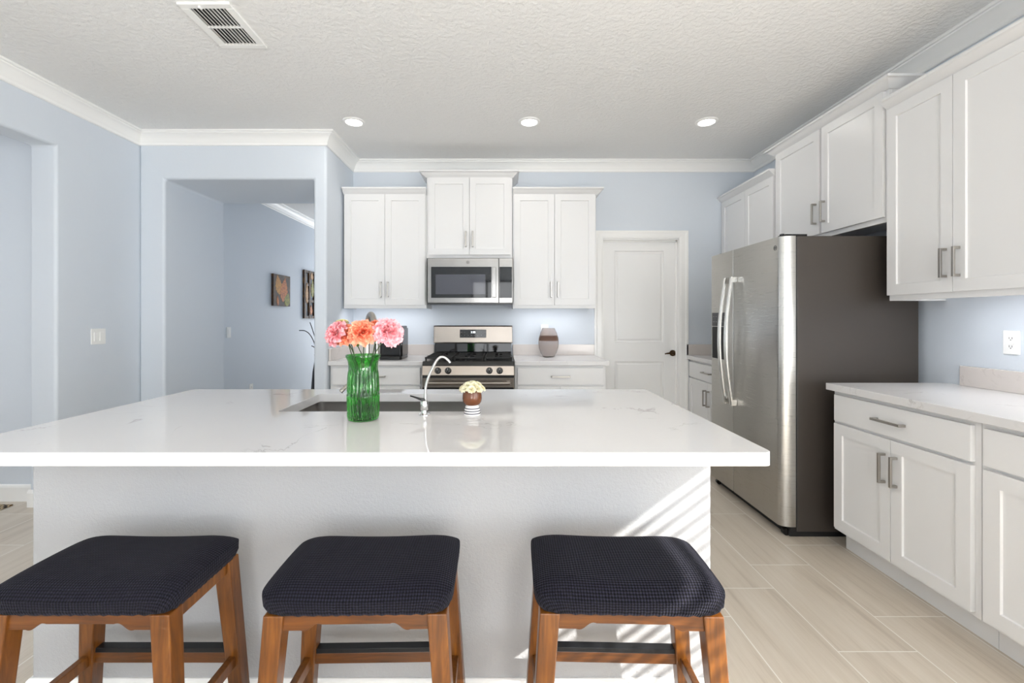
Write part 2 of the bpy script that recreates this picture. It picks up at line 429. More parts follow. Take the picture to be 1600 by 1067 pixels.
while z < WZ1 - 0.02:
    prism(b, [(XR + 0.008, z - 0.001), (XR + 0.046, z - 0.001), (XR + 0.046, z + 0.001), (XR + 0.008, z + 0.001)], 'y', WY0 + 0.01, WY1 - 0.01); z += 0.052
struct('blind', b, 'slat_blind', parent=wd)

# crown moulding and baseboards
CROWN = [(0, H - 0.102), (0.009, H - 0.102), (0.014, H - 0.097), (0.014, H - 0.084), (0.0155, H - 0.080), (0.020, H - 0.074), (0.024, H - 0.064), (0.034, H - 0.046), (0.050, H - 0.030),
         (0.064, H - 0.023), (0.070, H - 0.020), (0.072, H - 0.013), (0.084, H - 0.013), (0.090, H - 0.007), (0.090, H + 0.001), (0, H + 0.001)]
struct('trim_1', sweep(BM(), [(XL, YR), (XL, YF), (XRET, YF), (XRET, YB), (XR, YB), (XR, YR)], CROWN), 'trim', smooth=25)
struct('trim_2', sweep(BM(), [(XL, 4.53), (XL, 9.45), (-1.571, 9.45)], CROWN), 'trim', smooth=25)
BASE = [(0, 0), (0.016, 0), (0.016, 0.095), (0.012, 0.108), (0.006, 0.115), (0, 0.115)]
def base_run(name, path): struct(name, sweep(BM(), path, BASE), 'trim')
base_run('baseboard_left', [(-3.2, 3.03), (XL, 3.03), (XL, YF), (-2.811, YF), (-2.811, 4.53)])
base_run('baseboard_left_rear', [(XL, YR), (XL, 1.55), (-3.2, 1.55)])
base_run('baseboard_hall', [(XL, 4.53), (XL, 9.45), (-1.571, 9.45)])
base_run('baseboard_side_room', [(-6.05, 3.13), (-3.2, 3.13)])
base_run('baseboard_front', [(-1.571, 4.53), (-1.571, YF), (XRET, YF)])
base_run('baseboard_rear', [(XR, YR), (XL, YR)])

# pantry door and its casing
d = BM(); DX0, DX1 = 0.992, 1.727; DZ = 2.045; dy = 4.455
def panel_door(bm, x0, x1, z0, z1, yf, panels, thick=0.035):
    xs = sorted({x0, x1} | {p[0] for p in panels} | {p[1] for p in panels}); zs = sorted({z0, z1} | {p[2] for p in panels} | {p[3] for p in panels})
    vt = {}
    def V(x, y, z):
        k = (round(x, 5), round(y, 5), round(z, 5))
        if k not in vt: vt[k] = bm.verts.new((x, y, z))
        return vt[k]
    for i in range(len(xs) - 1):
        for j in range(len(zs) - 1):
            a, bb, c, e = xs[i], xs[i + 1], zs[j], zs[j + 1]
            if any(abs(a - p[0]) < 1e-6 and abs(bb - p[1]) < 1e-6 and abs(c - p[2]) < 1e-6 and abs(e - p[3]) < 1e-6 for p in panels):
                rings = [(0, 0), (0.006, 0.010), (0.018, 0.012), (0.034, 0.004)] if thick > 0.03 else [(0, 0), (0.0025, 0.0085)]
                rr = [[V(a + s, yf + q, c + s), V(bb - s, yf + q, c + s), V(bb - s, yf + q, e - s), V(a + s, yf + q, e - s)] for s, q in rings]
                for r1, r2 in zip(rr, rr[1:]):
                    for k in range(4): bm.faces.new((r1[k], r1[(k + 1) % 4], r2[(k + 1) % 4], r2[k]))
                bm.faces.new(rr[-1])
            else: bm.faces.new((V(a, yf, c), V(bb, yf, c), V(bb, yf, e), V(a, yf, e)))
    box(bm, x0, x1, yf + 0.0125, yf + thick, z0, z1) if thick > 0.03 else box(bm, x0, x1, yf + 0.009, yf + thick, z0, z1)
    # outer edges
    yb = yf + 0.0125 if thick > 0.03 else yf + 0.009
    per = [(x, z0) for x in xs] + [(x1, z) for z in zs[1:]] + [(x, z1) for x in xs[::-1][1:]] + [(x0, z) for z in zs[::-1][1:-1]]
    for (ax, az), (cx2, cz) in zip(per, per[1:] + per[:1]):
        bm.faces.new((V(ax, yf, az), V(cx2, yf, cz), bm.verts.new((cx2, yb, cz)), bm.verts.new((ax, yb, az))))
    return bm
panel_door(d, DX0, DX1, 0.01, DZ, dy, [(1.116, 1.604, 1.035, 1.945), (1.116, 1.604, 0.20, 0.845)])
door1 = struct('door_1', d, 'door', smooth=20)
lv = BM(); disc_rod(lv, (1.69, dy, 0.93), (0, -1, 0), 0.030, 0.012); disc_rod(lv, (1.69, dy, 0.93), (0, -1, 0), 0.012, 0.05, 16)
tube(lv, spline([(1.695, dy - 0.045, 0.93), (1.66, dy - 0.05, 0.932), (1.62, dy - 0.048, 0.928), (1.60, dy - 0.046, 0.924)]), [0.010] * 8 + [0.008] * 8 + [0.006] * 9, 10)
lo = struct('lever_handle', lv, 'bronze', parent=door1, smooth=40); lo['label'] = 'dark bronze lever handle'
c = BM()
prof = [(0.0, 0.0), (0.0, 0.014), (0.02, 0.018), (0.055, 0.018), (0.07, 0.022), (0.086, 0.022), (0.086, 0)]
for (x, z, s) in ((0.987, 2.056, -1),):
    # jamb lining plus mitred casing, drawn as an inverted U
    rows = []
    for (px, pz, mx, mz) in ((0.987, 0, -1, 0), (0.987, 2.056, -1, 1), (1.732, 2.056, 1, 1), (1.732, 0, 1, 0)):
        rows.append([c.verts.new((px + mx * q, YB - h, pz + mz * q * 0.88)) for q, h in prof])
    for r1, r2 in zip(rows, rows[1:]):
        for i in range(len(prof) - 1): c.faces.new((r1[i], r1[i + 1], r2[i + 1], r2[i]))
box(c, 0.9, 0.992, 4.401, 4.5, 0, 2.06); box(c, 1.727, 1.82, 4.401, 4.5, 0, 2.06); box(c, 0.9, 1.82, 4.401, 4.5, 2.045, 2.14)
box(c, 0.992, 1.004, 4.44, 4.455, 0, 2.045); box(c, 1.715, 1.727, 4.44, 4.455, 0, 2.045); box(c, 0.992, 1.727, 4.44, 4.455, 2.033, 2.045)
struct('trim_3', c, 'trim')

# ------------------------------------------------------------------ cabinets
def pull(bm, c, length, vertical, out=-1, yface=0.0):
    """U-shaped bar pull, flat bar on two posts; c = (x, z) of its centre on the face y = yface"""
    x, z = c; h = length / 2; w = 0.006
    if vertical:
        box(bm, x - w, x + w, yface - 0.034, yface - 0.024, z - h, z + h)
        for s in (-1, 1): box(bm, x - w, x + w, yface - 0.026, yface, z + s * (h - 0.006) - 0.006, z + s * (h - 0.006) + 0.006)
    else:
        box(bm, x - h, x + h, yface - 0.034, yface - 0.024, z - w, z + w)
        for s in (-1, 1): box(bm, x + s * (h - 0.006) - 0.006, x + s * (h - 0.006) + 0.006, yface - 0.026, yface, z - w, z + w)
    return bm
SW = 0.057
def shaker(x0, x1, z0, z1): return panel_door(BM(), x0, x1, z0, z1, -0.02, [(x0 + SW, x1 - SW, z0 + SW, z1 - SW)], 0.0195)
CCROWN = [(-0.004, 0), (0.010, 0), (0.014, 0.006), (0.022, 0.012), (0.036, 0.022), (0.046, 0.036), (0.052, 0.040), (0.060, 0.042), (0.060, 0.056), (-0.004, 0.056)]

def upper_cabinet(label, loc, rotz, w, z0, z1, ret=(True, True), crown_top=None, name='upper_cabinet', strip=None, mx=0.011, depth=0.303, gap=0.003):
    t = thing(name, label, 'cabinet', loc, rotz)
    b = BM(); box(b, 0, w, 0.019, depth, z0 + 0.024, z1); box(b, 0, w, 0, 0.0188, z0, z1)
    for x in (0, w - 0.016): box(b, x, x + 0.016, 0.019, depth, z0, z0 + 0.0238)
    obj('carcass', b, 'cabinet', t, 0.0015)
    dz0, dz1 = z0 + 0.03, z1 - 0.022
    mid = w / 2
    for x0, x1, hx in ((mx, mid - gap / 2, mid - gap / 2 - 0.030), (mid + gap / 2, w - mx, mid + gap / 2 + 0.030)):
        dr = obj('door', shaker(x0, x1, dz0, dz1), 'cabinet', t)
        h = obj('handle', pull(BM(), (hx, dz0 + 0.14), 0.142, True, yface=-0.02), 'nickel', dr, 0.0012); h['label'] = 'brushed nickel bar handle'
    ct = crown_top or z1 + 0.035
    path = ([(0, depth)] if ret[0] else []) + [(0, 0), (w, 0)] + ([(w, depth)] if ret[1] else [])
    obj('crown', sweep(BM(), path, [(d, ct - 0.056 + z) for d, z in CCROWN]), 'cabinet', t, smooth=30)
    b = BM(); box(b, 0.004, w - 0.004, 0.012, depth - 0.004, z1, ct - 0.02); obj('top_filler', b, 'cabinet', t)
    if strip:
        b = BM(); box(b, strip[0], strip[1], 0.024, 0.058, z0 + 0.014, z0 + 0.0238)
        s = obj('light_strip', b, 'strip_lens', t)
        d = bpy.data.lights.new('strip_glow', 'AREA'); d.shape = 'RECTANGLE'; d.size = strip[1] - strip[0]; d.size_y = 0.03
        d.energy = strip[2]; d.color = (0.96, 0.97, 1.0)
        o = bpy.data.objects.new('strip_glow', d); COL.objects.link(o); o.parent = s; o.location = ((strip[0] + strip[1]) / 2, 0.041, z0 + 0.0135)
    return t
YU = 4.40 - 0.305    # front of the carcasses on the back wall
upper_cabinet('white two-door upper cabinet left of the microwave above the coffee maker', (-1.449, YU, 0), 0, 0.756, 1.365, 2.425, (False, False), 2.458, strip=(0.12, 0.70, 0.7))
upper_cabinet('raised white two-door upper cabinet directly above the microwave', (-0.690, YU - 0.004, 0), 0, 0.780, 1.822, 2.575, (True, True), 2.612, mx=0.018)
upper_cabinet('white two-door upper cabinet between the microwave and the pantry door', (0.094, YU, 0), 0, 0.760, 1.365, 2.425, (False, True), 2.458, strip=(0.06, 0.62, 0.7))
XU = XR - 0.305      # front of the carcasses on the right wall
upper_cabinet('small white upper cabinet in the far corner half hidden behind the refrigerator', (XU, 4.398, 0), FACE_LEFT, 0.856, 1.365, 2.425, (False, False), 2.458)
upper_cabinet('raised white two-door upper cabinet above the refrigerator', (XU, 3.54, 0), FACE_LEFT, 1.032, 1.815, 2.575, (True, True), 2.612, mx=0.02, gap=0.022)
upper_cabinet('tall white upper cabinet nearest the camera on the right wall', (XU, 2.506, 0), FACE_LEFT, 0.742, 1.37, 2.455, (False, False), 2.488, strip=(0.22, 0.72, 0.65), mx=0.006)
upper_cabinet('white upper cabinet at the right picture edge beside the tall one', (XU, 1.762, 0), FACE_LEFT, 0.90, 1.37, 2.455, (False, True), 2.488, strip=(0.02, 0.86, 0.65), mx=0.006)

def base_cabinet(label, loc, rotz, w, doors=2, hl=0.16, mx=0.022, ends=(0, 0)):
    t = thing('base_cabinet', label, 'cabinet', loc, rotz)
    b = BM(); box(b, 0, w, 0, 0.60, 0.11, 0.874); obj('carcass', b, 'cabinet', t, 0.0015)
    obj('toe_kick', box(BM(), 0.0, w, 0.065, 0.08, 0, 0.11), 'cabinet', t)
    dw = obj('drawer', box(BM(), mx, w - mx, -0.02, 0, 0.714, 0.856), 'cabinet', t, 0.002)
    obj('handle', pull(BM(), (w / 2, 0.785), hl, False, yface=-0.02), 'nickel', dw, 0.0012)['label'] = 'brushed nickel bar handle'
    mid = w / 2
    spans = ((mx, mid - 0.0015, mid - 0.032), (mid + 0.0015, w - mx, mid + 0.032)) if doors == 2 else ((mx, w - mx, w - mx - 0.03),)
    for x0, x1, hx in spans:
        dr = obj('door', shaker(x0, x1, 0.13, 0.70), 'cabinet', t)
        obj('handle', pull(BM(), (hx, 0.56), 0.142, True, yface=-0.02), 'nickel', dr, 0.0012)['label'] = 'brushed nickel bar handle'
    return t
YBF = 3.79
base_cabinet('white base cabinet with one wide drawer left of the range', (-1.455, YBF, 0), 0, 0.785)
base_cabinet('white base cabinet with one wide drawer between the range and the pantry door', (0.105, YBF, 0), 0, 0.768)
base_cabinet('white base cabinet in the far corner beyond the refrigerator', (1.84, 4.395, 0), FACE_LEFT, 0.845)
base_cabinet('white base cabinet with two doors and one drawer next to the refrigerator', (1.84, 2.482, 0), FACE_LEFT, 0.762)
base_cabinet('white base cabinet at the right picture edge nearest the camera', (1.84, 1.718, 0), FACE_LEFT, 0.90)

# ------------------------------------------------------------------ worktops
def worktop(label, x0, x1, y0, y1, splash, name='countertop', mat='quartz_honed'):
    t = thing(name, label, 'countertop', (x0, y0, 0.877))
    obj('slab', box(BM(), 0, x1 - x0, 0, y1 - y0, 0, 0.037), mat, t, 0.003)
    for (a, b2, c2, d2) in splash:
        obj('backsplash', box(BM(), a - x0, b2 - x0, c2 - y0, d2 - y0, 0.0372, 0.142), 'quartz_wall', t, 0.002)
    return t
worktop('pale quartz countertop left of the range under the coffee maker', -1.462, -0.667, 3.752, 4.398, [(-1.462, -0.667, 4.378, 4.398), (-1.462, -1.442, 3.77, 4.377)])
worktop('pale quartz countertop between the range and the pantry door', 0.102, 0.90, 3.752, 4.398, [(0.102, 0.90, 4.378, 4.398)])
worktop('pale quartz countertop in the far corner behind the refrigerator', 1.80, 2.468, 3.55, 4.398, [(1.80, 2.468, 4.378, 4.398), (2.448, 2.468, 3.55, 4.377)])
worktop('pale quartz countertop on the right wall beside the refrigerator', 1.80, 2.468, 0.82, 2.495, [(2.448, 2.468, 0.82, 2.40)])

# the island: plastered knee wall, cabinet side, countertop with sink cut-out
IX0, IX1, IY0, IY1 = -1.522, 0.675, 1.45, 2.22
isl = thing('kitchen_island', 'white plastered kitchen island base under the large quartz countertop', 'kitchen island', ((IX0 + IX1) / 2, 1.84, 0))
def L(bm, o): bmesh.ops.translate(bm, verts=bm.verts, vec=-Vector(o)); return bm
io = isl.location
b = BM(); prism(b, [(IX0, IY0), (IX1, IY0), (IX1, IY1), (IX1 - 0.06, IY1), (IX1 - 0.06, IY0 + 0.10), (IX0 + 0.06, IY0 + 0.10), (IX0 + 0.06, IY1), (IX0, IY1)], 'z', 0, 0.876)
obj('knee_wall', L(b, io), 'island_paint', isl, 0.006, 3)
b = BM(); box(b, IX0 + 0.06, IX1 - 0.06, 2.19, 2.22, 0.1, 0.876); box(b, IX0 + 0.06, IX1 - 0.06, 2.12, 2.14, 0, 0.1)
obj('cabinet_front', L(b, io), 'cabinet', isl)
IB = [(0, 0), (0.014, 0), (0.014, 0.092), (0.010, 0.104), (0.005, 0.110), (0, 0.110)]
obj('baseboard', L(sweep(BM(), [(IX0, IY1), (IX0, IY0), (IX1, IY0), (IX1, IY1)], IB), io), 'trim', isl)

CX0, CX1, CY0, CY1, CZ0, CZ1 = -1.56, 0.722, 1.193, 2.265, 0.877, 0.914
SX0, SX1, SY0, SY1 = -0.865, -0.14, 1.722, 2.125
b = BM(); r = 0.022
outer = rrect(CX0, CX1, CY0, CY1, r, 5); inner = rrect(SX0, SX1, SY0, SY1, 0.012, 4)
def ring_face(bm, z, flip):
    vo = [bm.verts.new((x, y, z)) for x, y in outer]; vi = [bm.verts.new((x, y, z)) for x, y in inner]
    eo = [bm.edges.new((vo[i], vo[(i + 1) % len(vo)])) for i in range(len(vo))]; ei = [bm.edges.new((vi[i], vi[(i + 1) % len(vi)])) for i in range(len(vi))]
    bmesh.ops.triangle_fill(bm, use_beauty=True, use_dissolve=False, edges=eo + ei)
    return vo, vi
to, ti = ring_face(b, CZ1, False); bo, bi = ring_face(b, CZ0, True)
for A, B in ((to, bo), (ti, bi)):
    for i in range(len(A)): b.faces.new((A[i], A[(i + 1) % len(A)], B[(i + 1) % len(A)], B[i]))
ic = tag(obj('island_countertop', b, 'quartz', None, 0.003, 2, smooth=40), 'large white quartz island countertop with faint veins and a sink cut-out', 'countertop')
# undermount sink
sk = thing('sink', 'undermount stainless steel sink in the island countertop', 'sink', ((SX0 + SX1) / 2, (SY0 + SY1) / 2, 0.66))
b = BM(); wv = []
e = 0.006
for off, z, rr in ((0.018, 0.876, 0.03), (-e + 0.012, 0.876, 0.03), (-e + 0.012, 0.70, 0.03), (-0.03, 0.667, 0.03)):
    wv.append([b.verts.new((x, y, z)) for x, y in rrect(SX0 - off, SX1 + off, SY0 - off, SY1 + off, rr, 5)])
for A, B in zip(wv, wv[1:]):
    for i in range(len(A)): b.faces.new((A[i], A[(i + 1) % len(A)], B[(i + 1) % len(A)], B[i]))
b.faces.new(wv[-1])
so = obj('bowl', L(b, sk.location), 'sink_steel', sk, smooth=50)
md = so.modifiers.new('solid', 'SOLIDIFY'); md.thickness = 0.0015
b = BM(); lathe(b, [(0.0, 0.671), (0.03, 0.671), (0.045, 0.6685), (0.045, 0.668)], 24, (-0.5, 1.92, 0), cap0=False, cap1=False)
obj('drain', L(b, sk.location), 'chrome', sk, smooth=40)

# pull-down kitchen faucet behind the sink
fx, fy = -0.665, 2.20
fa = thing('kitchen_faucet', 'tall brushed nickel gooseneck faucet standing behind the green vase', 'faucet', (fx, fy, 0.914))
b = BM(); lathe(b, [(0.028, 0), (0.028, 0.008), (0.021, 0.014), (0.019, 0.09), (0.0165, 0.10)], 28)
obj('base', b, 'nickel', fa, smooth=35)
dx, dyy = 0.088, -0.17
P = [(0, 0, 0.095), (0, 0, 0.20), (0, 0, 0.285)]
for i in range(1, 8):
    a = PI * i / 7; q = (1 - math.cos(a)) / 2
    P.append((dx * q, dyy * q, 0.285 + 0.092 * math.sin(a)))
obj('spout', tube(BM(), spline(P, 5), 0.0135, 16), 'nickel', fa, smooth=40)
b = BM(); tube(b, [(dx, dyy, 0.288), (dx + 0.002, dyy - 0.002, 0.25), (dx + 0.003, dyy - 0.003, 0.21), (dx + 0.003, dyy - 0.003, 0.17)], [0.0145, 0.0165, 0.0185, 0.0190], 20)
sh = obj('spray_head', b, 'nickel', fa, smooth=40)
obj('spray_button', box(BM(), dx + 0.004, dx + 0.012, dyy - 0.024, dyy - 0.016, 0.20, 0.245), 'black_plastic', sh, 0.002)
b = BM(); tube(b, spline([(-0.015, 0, 0.055), (-0.05, -0.005, 0.058), (-0.075, -0.02, 0.045), (-0.098, -0.05, 0.018), (-0.108, -0.06, 0.008)], 5), [0.012] * 6 + [0.0085] * 10 + [0.010] * 5, 12)
obj('lever', b, 'nickel', fa, smooth=40)

# slim chrome drinking-water tap
wf = thing('water_filter_tap', 'slim chrome swan-neck water tap with a black lever at the front edge of the sink', 'faucet', (-0.290, 1.665, 0.914))
b = BM(); lathe(b, [(0.022, 0), (0.022, 0.003), (0.012, 0.006), (0.0105, 0.016), (0.0105, 0.018)], 24)
for s in (-1, 1): box(b, s * 0.014 - 0.006, s * 0.014 + 0.006, -0.006, 0.006, 0, 0.006)
obj('base', b, 'chrome', wf, smooth=35)
obj('valve_body', lathe(BM(), [(0.0125, 0.017), (0.0145, 0.020), (0.0145, 0.048), (0.012, 0.052)], 24), 'chrome', wf, smooth=35)
obj('spout', tube(BM(), spline([(0.003, 0, 0.05), (0.005, 0, 0.10), (0.016, 0, 0.14), (0.034, 0, 0.18), (0.045, 0, 0.20), (0.058, 0, 0.212), (0.072, 0, 0.213), (0.086, 0, 0.204), (0.096, 0, 0.192)], 5), 0.0048, 14), 'chrome', wf, smooth=40)
b = BM(); hexa(b, [(0.006, -0.006, 0.051), (0.006, 0.006, 0.051), (-0.012, 0.006, 0.051), (-0.012, -0.006, 0.051)], [(0.004, -0.005, 0.060), (0.004, 0.005, 0.060), (-0.014, 0.005, 0.062), (-0.014, -0.005, 0.062)])
hexa(b, [(-0.010, -0.006, 0.052), (-0.010, 0.006, 0.052), (-0.010, 0.006, 0.060), (-0.010, -0.006, 0.060)], [(-0.053, -0.004, 0.068), (-0.053, 0.004, 0.068), (-0.053, 0.004, 0.072), (-0.053, -0.004, 0.072)])
obj('lever', b, 'black_plastic', wf, 0.001)['label'] = 'black lever'

# ------------------------------------------------------------------ green vase with carnations
vx, vy, vz = -0.493, 1.587, 0.9142
vs = thing('glass_vase', 'ribbed green glass vase of carnations on the island countertop', 'vase', (vx, vy, vz))
pr = [(0.046, 0), (0.0515, 0.003), (0.0535, 0.010), (0.0535, 0.03), (0.0545, 0.075), (0.0562, 0.083), (0.0562, 0.088), (0.054, 0.094), (0.0535, 0.12), (0.0520, 0.15), (0.0500, 0.175), (0.0500, 0.192), (0.053, 0.208), (0.0575, 0.217), (0.0600, 0.222), (0.0600, 0.229)]
pi_ = [(0.0560, 0.2285), (0.054, 0.217), (0.0495, 0.207), (0.0465, 0.19), (0.0465, 0.175), (0.0485, 0.15), (0.050, 0.12), (0.0505, 0.03), (0.048, 0.012), (0.0, 0.010)]
def dense(p, n=3):
    o = []
    for (a, z), (c2, z2) in zip(p, p[1:]):
        for k in range(n): o.append((a + (c2 - a) * k / n, z + (z2 - z) * k / n))
    return o + [p[-1]]
def flute(a, z):
    k = 1.0 if 0.012 < z < 0.078 or 0.096 < z < 0.17 else 0.15 if z < 0.2 else 0.0
    return 1 + 0.032 * k * math.cos(26 * a)
b = BM(); lathe(b, dense(pr) + pi_[:-1], 208, (0, 0, 0), lambda a, z: flute(a, z), True, False)
rb = [v for v in b.verts]
# close the inside floor
last = rb[-208:]; b.faces.new(last)
obj('vessel', b, 'green_glass', vs, smooth=60)
obj('water', lathe(BM(), [(0.0472, 0.0115), (0.0496, 0.03), (0.0492, 0.12), (0.0478, 0.148)], 48), 'water', vs, smooth=50)

def carnation_bloom(bm, R, n_layers=5, seed=0, openness=1.0):
    rnd = random.Random(seed)
    for ly in range(n_layers):
        f = ly / (n_layers - 1)                       # 0 inner .. 1 outer
        elev = math.radians(82 - 78 * f * openness)      # inner upright, outer flat
        npet = 5 + int(7 * f)
        for i in range(npet):
            az = 2 * PI * (i + 0.5 * (ly % 2)) / npet + rnd.uniform(-0.2, 0.2)
            el = elev + rnd.uniform(-0.18, 0.18); ln = R * (0.80 + 0.22 * f) * rnd.uniform(0.9, 1.08); wd = R * (0.50 + 0.25 * f)
            nu, nv = 11, 6; g = []; ph = rnd.uniform(0, 6); fr = rnd.uniform(2.2, 3.2)
            for jv in range(nv):
                v = jv / (nv - 1); row = []
                for iu in range(nu):
                    u = iu / (nu - 1) * 2 - 1
                    half = wd * (0.12 + 0.88 * v ** 0.8)
                    L2 = ln * v * (1 - 0.13 * u * u) + (0.055 * R * (1 if iu % 2 else -1) if jv == nv - 1 else 0)
                    lat = u * half
                    wave = R * 0.16 * v * v * math.sin(fr * u * 2.6 + ph) + R * 0.14 * (u * u) * v
                    droop = -R * 0.24 * v ** 3 * f
                    e2 = el
                    dirr = Vector((math.cos(e2), 0, math.sin(e2))); nrm = Vector((-math.sin(e2), 0, math.cos(e2)))
                    p = dirr * L2 + nrm * (wave + droop) + Vector((0, lat, 0)) + Vector((0.05 * R, 0, 0))
                    ca, sa = math.cos(az), math.sin(az)
                    row.append(bm.verts.new((p.x * ca - p.y * sa, p.x * sa + p.y * ca, p.z)))
                g.append(row)
            for jv in range(nv - 1):
                for iu in range(nu - 1): bm.faces.new((g[jv][iu], g[jv][iu + 1], g[jv + 1][iu + 1], g[jv + 1][iu]))
def place(bm, head, axis):
    q = Vector((0, 0, 1)).rotation_difference(Vector(axis).normalized()); bm.transform(Matrix.Translation(head) @ q.to_matrix().to_4x4())
def carnation(label, head, R, axis, mat, foot, seed, openness=1.0, layers=5):
    t = thing('carnation', label, 'flower', (vx, vy, vz + 0.013), 0, 'carnations in the green vase')
    hd = Vector(head) - t.location; ax = Vector(axis).normalized()
    b = BM(); carnation_bloom(b, R, layers, seed, openness); place(b, hd, ax)
    bl = obj('bloom', b, mat, t, smooth=80)
    b = BM(); lathe(b, [(0.003, -0.038), (0.007, -0.032), (0.0085, -0.012), (0.010, 0.004)], 14); place(b, hd + ax * 0.002, ax)
    obj('calyx', b, 'leaf', t, smooth=50)
    base = hd - ax * 0.034; f = Vector(foot)
    neck = Vector((f.x * -0.35 + base.x * 0.45, f.y * -0.3 + base.y * 0.45, 0.205))
    lim = math.hypot(neck.x, neck.y)
    if lim > 0.036: neck.x *= 0.036 / lim; neck.y *= 0.036 / lim
    obj('stem', tube(BM(), spline([f, (f + neck) / 2, neck, neck.lerp(base, 0.55) + Vector((0, 0, 0.004)), base], 5), 0.0019, 8), 'stem', t, smooth=40)
    return t
def at(px, py, Yd): return ((px - 785) * Yd / 700, Yd, 1.27 - (py - 498) * Yd / 700)
carnation('pink carnation leaning out at the far left of the bouquet', at(527, 521, 1.57), 0.042, (-0.75, -0.45, 0.5), 'pink', (0.03, 0.01, 0), 1, 1.0)
carnation('small pale yellow carnation at the back behind the leftmost pink one', at(533, 509, 1.62), 0.026, (-0.35, 0.1, 1), 'yellow', (0.026, -0.015, 0), 2, 0.6, 4)
carnation('coral carnation second from the left in the vase', at(541, 523, 1.58), 0.038, (-0.2, -0.75, 0.75), 'coral', (0.02, 0.02, 0), 3)
carnation('large coral carnation in the middle of the bouquet', at(566, 520, 1.56), 0.046, (0.05, -0.75, 0.65), 'coral', (-0.005, 0.028, 0), 4)
carnation('coral carnation behind the large pink one on the right', at(591, 514, 1.63), 0.037, (0.25, -0.2, 1), 'coral', (-0.03, 0.0, 0), 5)
carnation('large pink carnation at the right end of the bouquet', at(607, 519, 1.57), 0.048, (0.45, -0.65, 0.55), 'pink', (-0.03, 0.012, 0), 6)
carnation('blush carnation hanging low behind the coral ones', at(556, 527, 1.63), 0.032, (-0.1, -0.3, 0.9), 'pale_pink', (0.0, -0.03, 0), 8, 0.8, 4)
b = BM()
# ------------------------------------------------------------------ little pot of cream roses
pp = thing('potted_roses', 'small brown pot of cream roses on a white striped foot on the island', 'potted plant', (-0.112, 1.662, 0.9142))
obj('foot', lathe(BM(), [(0.030, 0), (0.0315, 0.004), (0.030, 0.010), (0.0285, 0.022), (0.0255, 0.031), (0.022, 0.037)], 40), 'ceramic', pp, smooth=40)
b = BM()
for z, r0 in ((0.008, 0.0304), (0.017, 0.0292), (0.026, 0.0272)):
    lathe(b, [(r0 - 0.002, z - 0.0016), (r0 + 0.0006, z - 0.0016), (r0 + 0.0004, z + 0.0016), (r0 - 0.002, z + 0.0016)], 40)
s_ = obj('stripe', b, 'stripe', pp)
obj('bowl', lathe(BM(), [(0.020, 0.036), (0.029, 0.040), (0.0345, 0.050), (0.0362, 0.062), (0.0352, 0.076), (0.0318, 0.090), (0.0300, 0.0965), (0.0282, 0.0965), (0.0295, 0.088), (0.0, 0.086)], 48, cap1=False), 'bowl', pp, smooth=40)
rnd = random.Random(4)
spots = [(0, 0, 0.118)] + [(0.020 * math.cos(a), 0.020 * math.sin(a), 0.113) for a in (0.3, 1.6, 2.8, 4.0, 5.2)] + [(0.034 * math.cos(a), 0.034 * math.sin(a), 0.101) for a in (0.0, 0.75, 1.5, 2.3, 3.1, 3.9, 4.7, 5.5)]
for i, (x, y, z) in enumerate(spots):
    b = BM(); carnation_bloom(b, 0.0145, 4, 50 + i, 0.75)
    place(b, Vector((x, y, z - 0.004)), (x * 22, y * 22, 0.9)); obj('rose', b, 'cream', pp, smooth=80)
b = BM()
for i in range(9):
    a = i * 0.7; tube(b, [(0.01 * math.cos(a), 0.01 * math.sin(a), 0.087), (0.027 * math.cos(a), 0.027 * math.sin(a), 0.098), (0.034 * math.cos(a + .3), 0.034 * math.sin(a + .3), 0.108)], [0.002, 0.004, 0.001], 6)
obj('greenery', b, 'leaf', pp)

# ------------------------------------------------------------------ range
rg = thing('gas_range', 'stainless steel gas range with black cooktop on the back wall', 'range', (-0.2825, 3.70, 0))
w2 = 0.381
obj('body', box(BM(), -w2, w2, 0.03, 0.68, 0.02, 0.885), 'black_panel', rg, 0.003)
b = BM(); hexa(b, [(-w2, -0.012, 0.803), (w2, -0.012, 0.803), (w2, 0.03, 0.803), (-w2, 0.03, 0.803)], [(-w2, 0.006, 0.882), (w2, 0.006, 0.882), (w2, 0.03, 0.882), (-w2, 0.03, 0.882)])
cp = obj('control_panel', b, 'steel_light', rg, 0.003)
b = BM(); hexa(b, [(-w2, 0.0, 0.882), (w2, 0.0, 0.882), (w2, 0.60, 0.882), (-w2, 0.60, 0.882)], [(-w2 + 0.002, 0.012, 0.918), (w2 - 0.002, 0.012, 0.918), (w2 - 0.002, 0.60, 0.918), (-w2 + 0.002, 0.60, 0.918)])
obj('cooktop', b, 'black_panel', rg, 0.006, 3)
for x in (-0.25, -0.165, 0.175, 0.26):
    b = BM(); ax = Vector((0, -1, 0.2)); c0 = Vector((x, -0.004, 0.842))
    tube(b, [c0, c0 + ax * 0.006, c0 + ax * 0.008, c0 + ax * 0.03], [0.027, 0.027, 0.023, 0.021], 28)
    kb = obj('knob', b, 'black_plastic', rg, smooth=35)
    b = BM(); c1 = c0 + ax * 0.030
    box(b, c1.x - 0.004, c1.x + 0.004, c1.y - 0.010, c1.y + 0.002, c1.z - 0.017, c1.z + 0.019); obj('grip', b, 'black_plastic', kb, 0.002)
    obj('pointer', box(BM(), c1.x - 0.0012, c1.x + 0.0012, c1.y - 0.0108, c1.y - 0.0098, c1.z + 0.002, c1.z + 0.017), 'white_mark', kb)
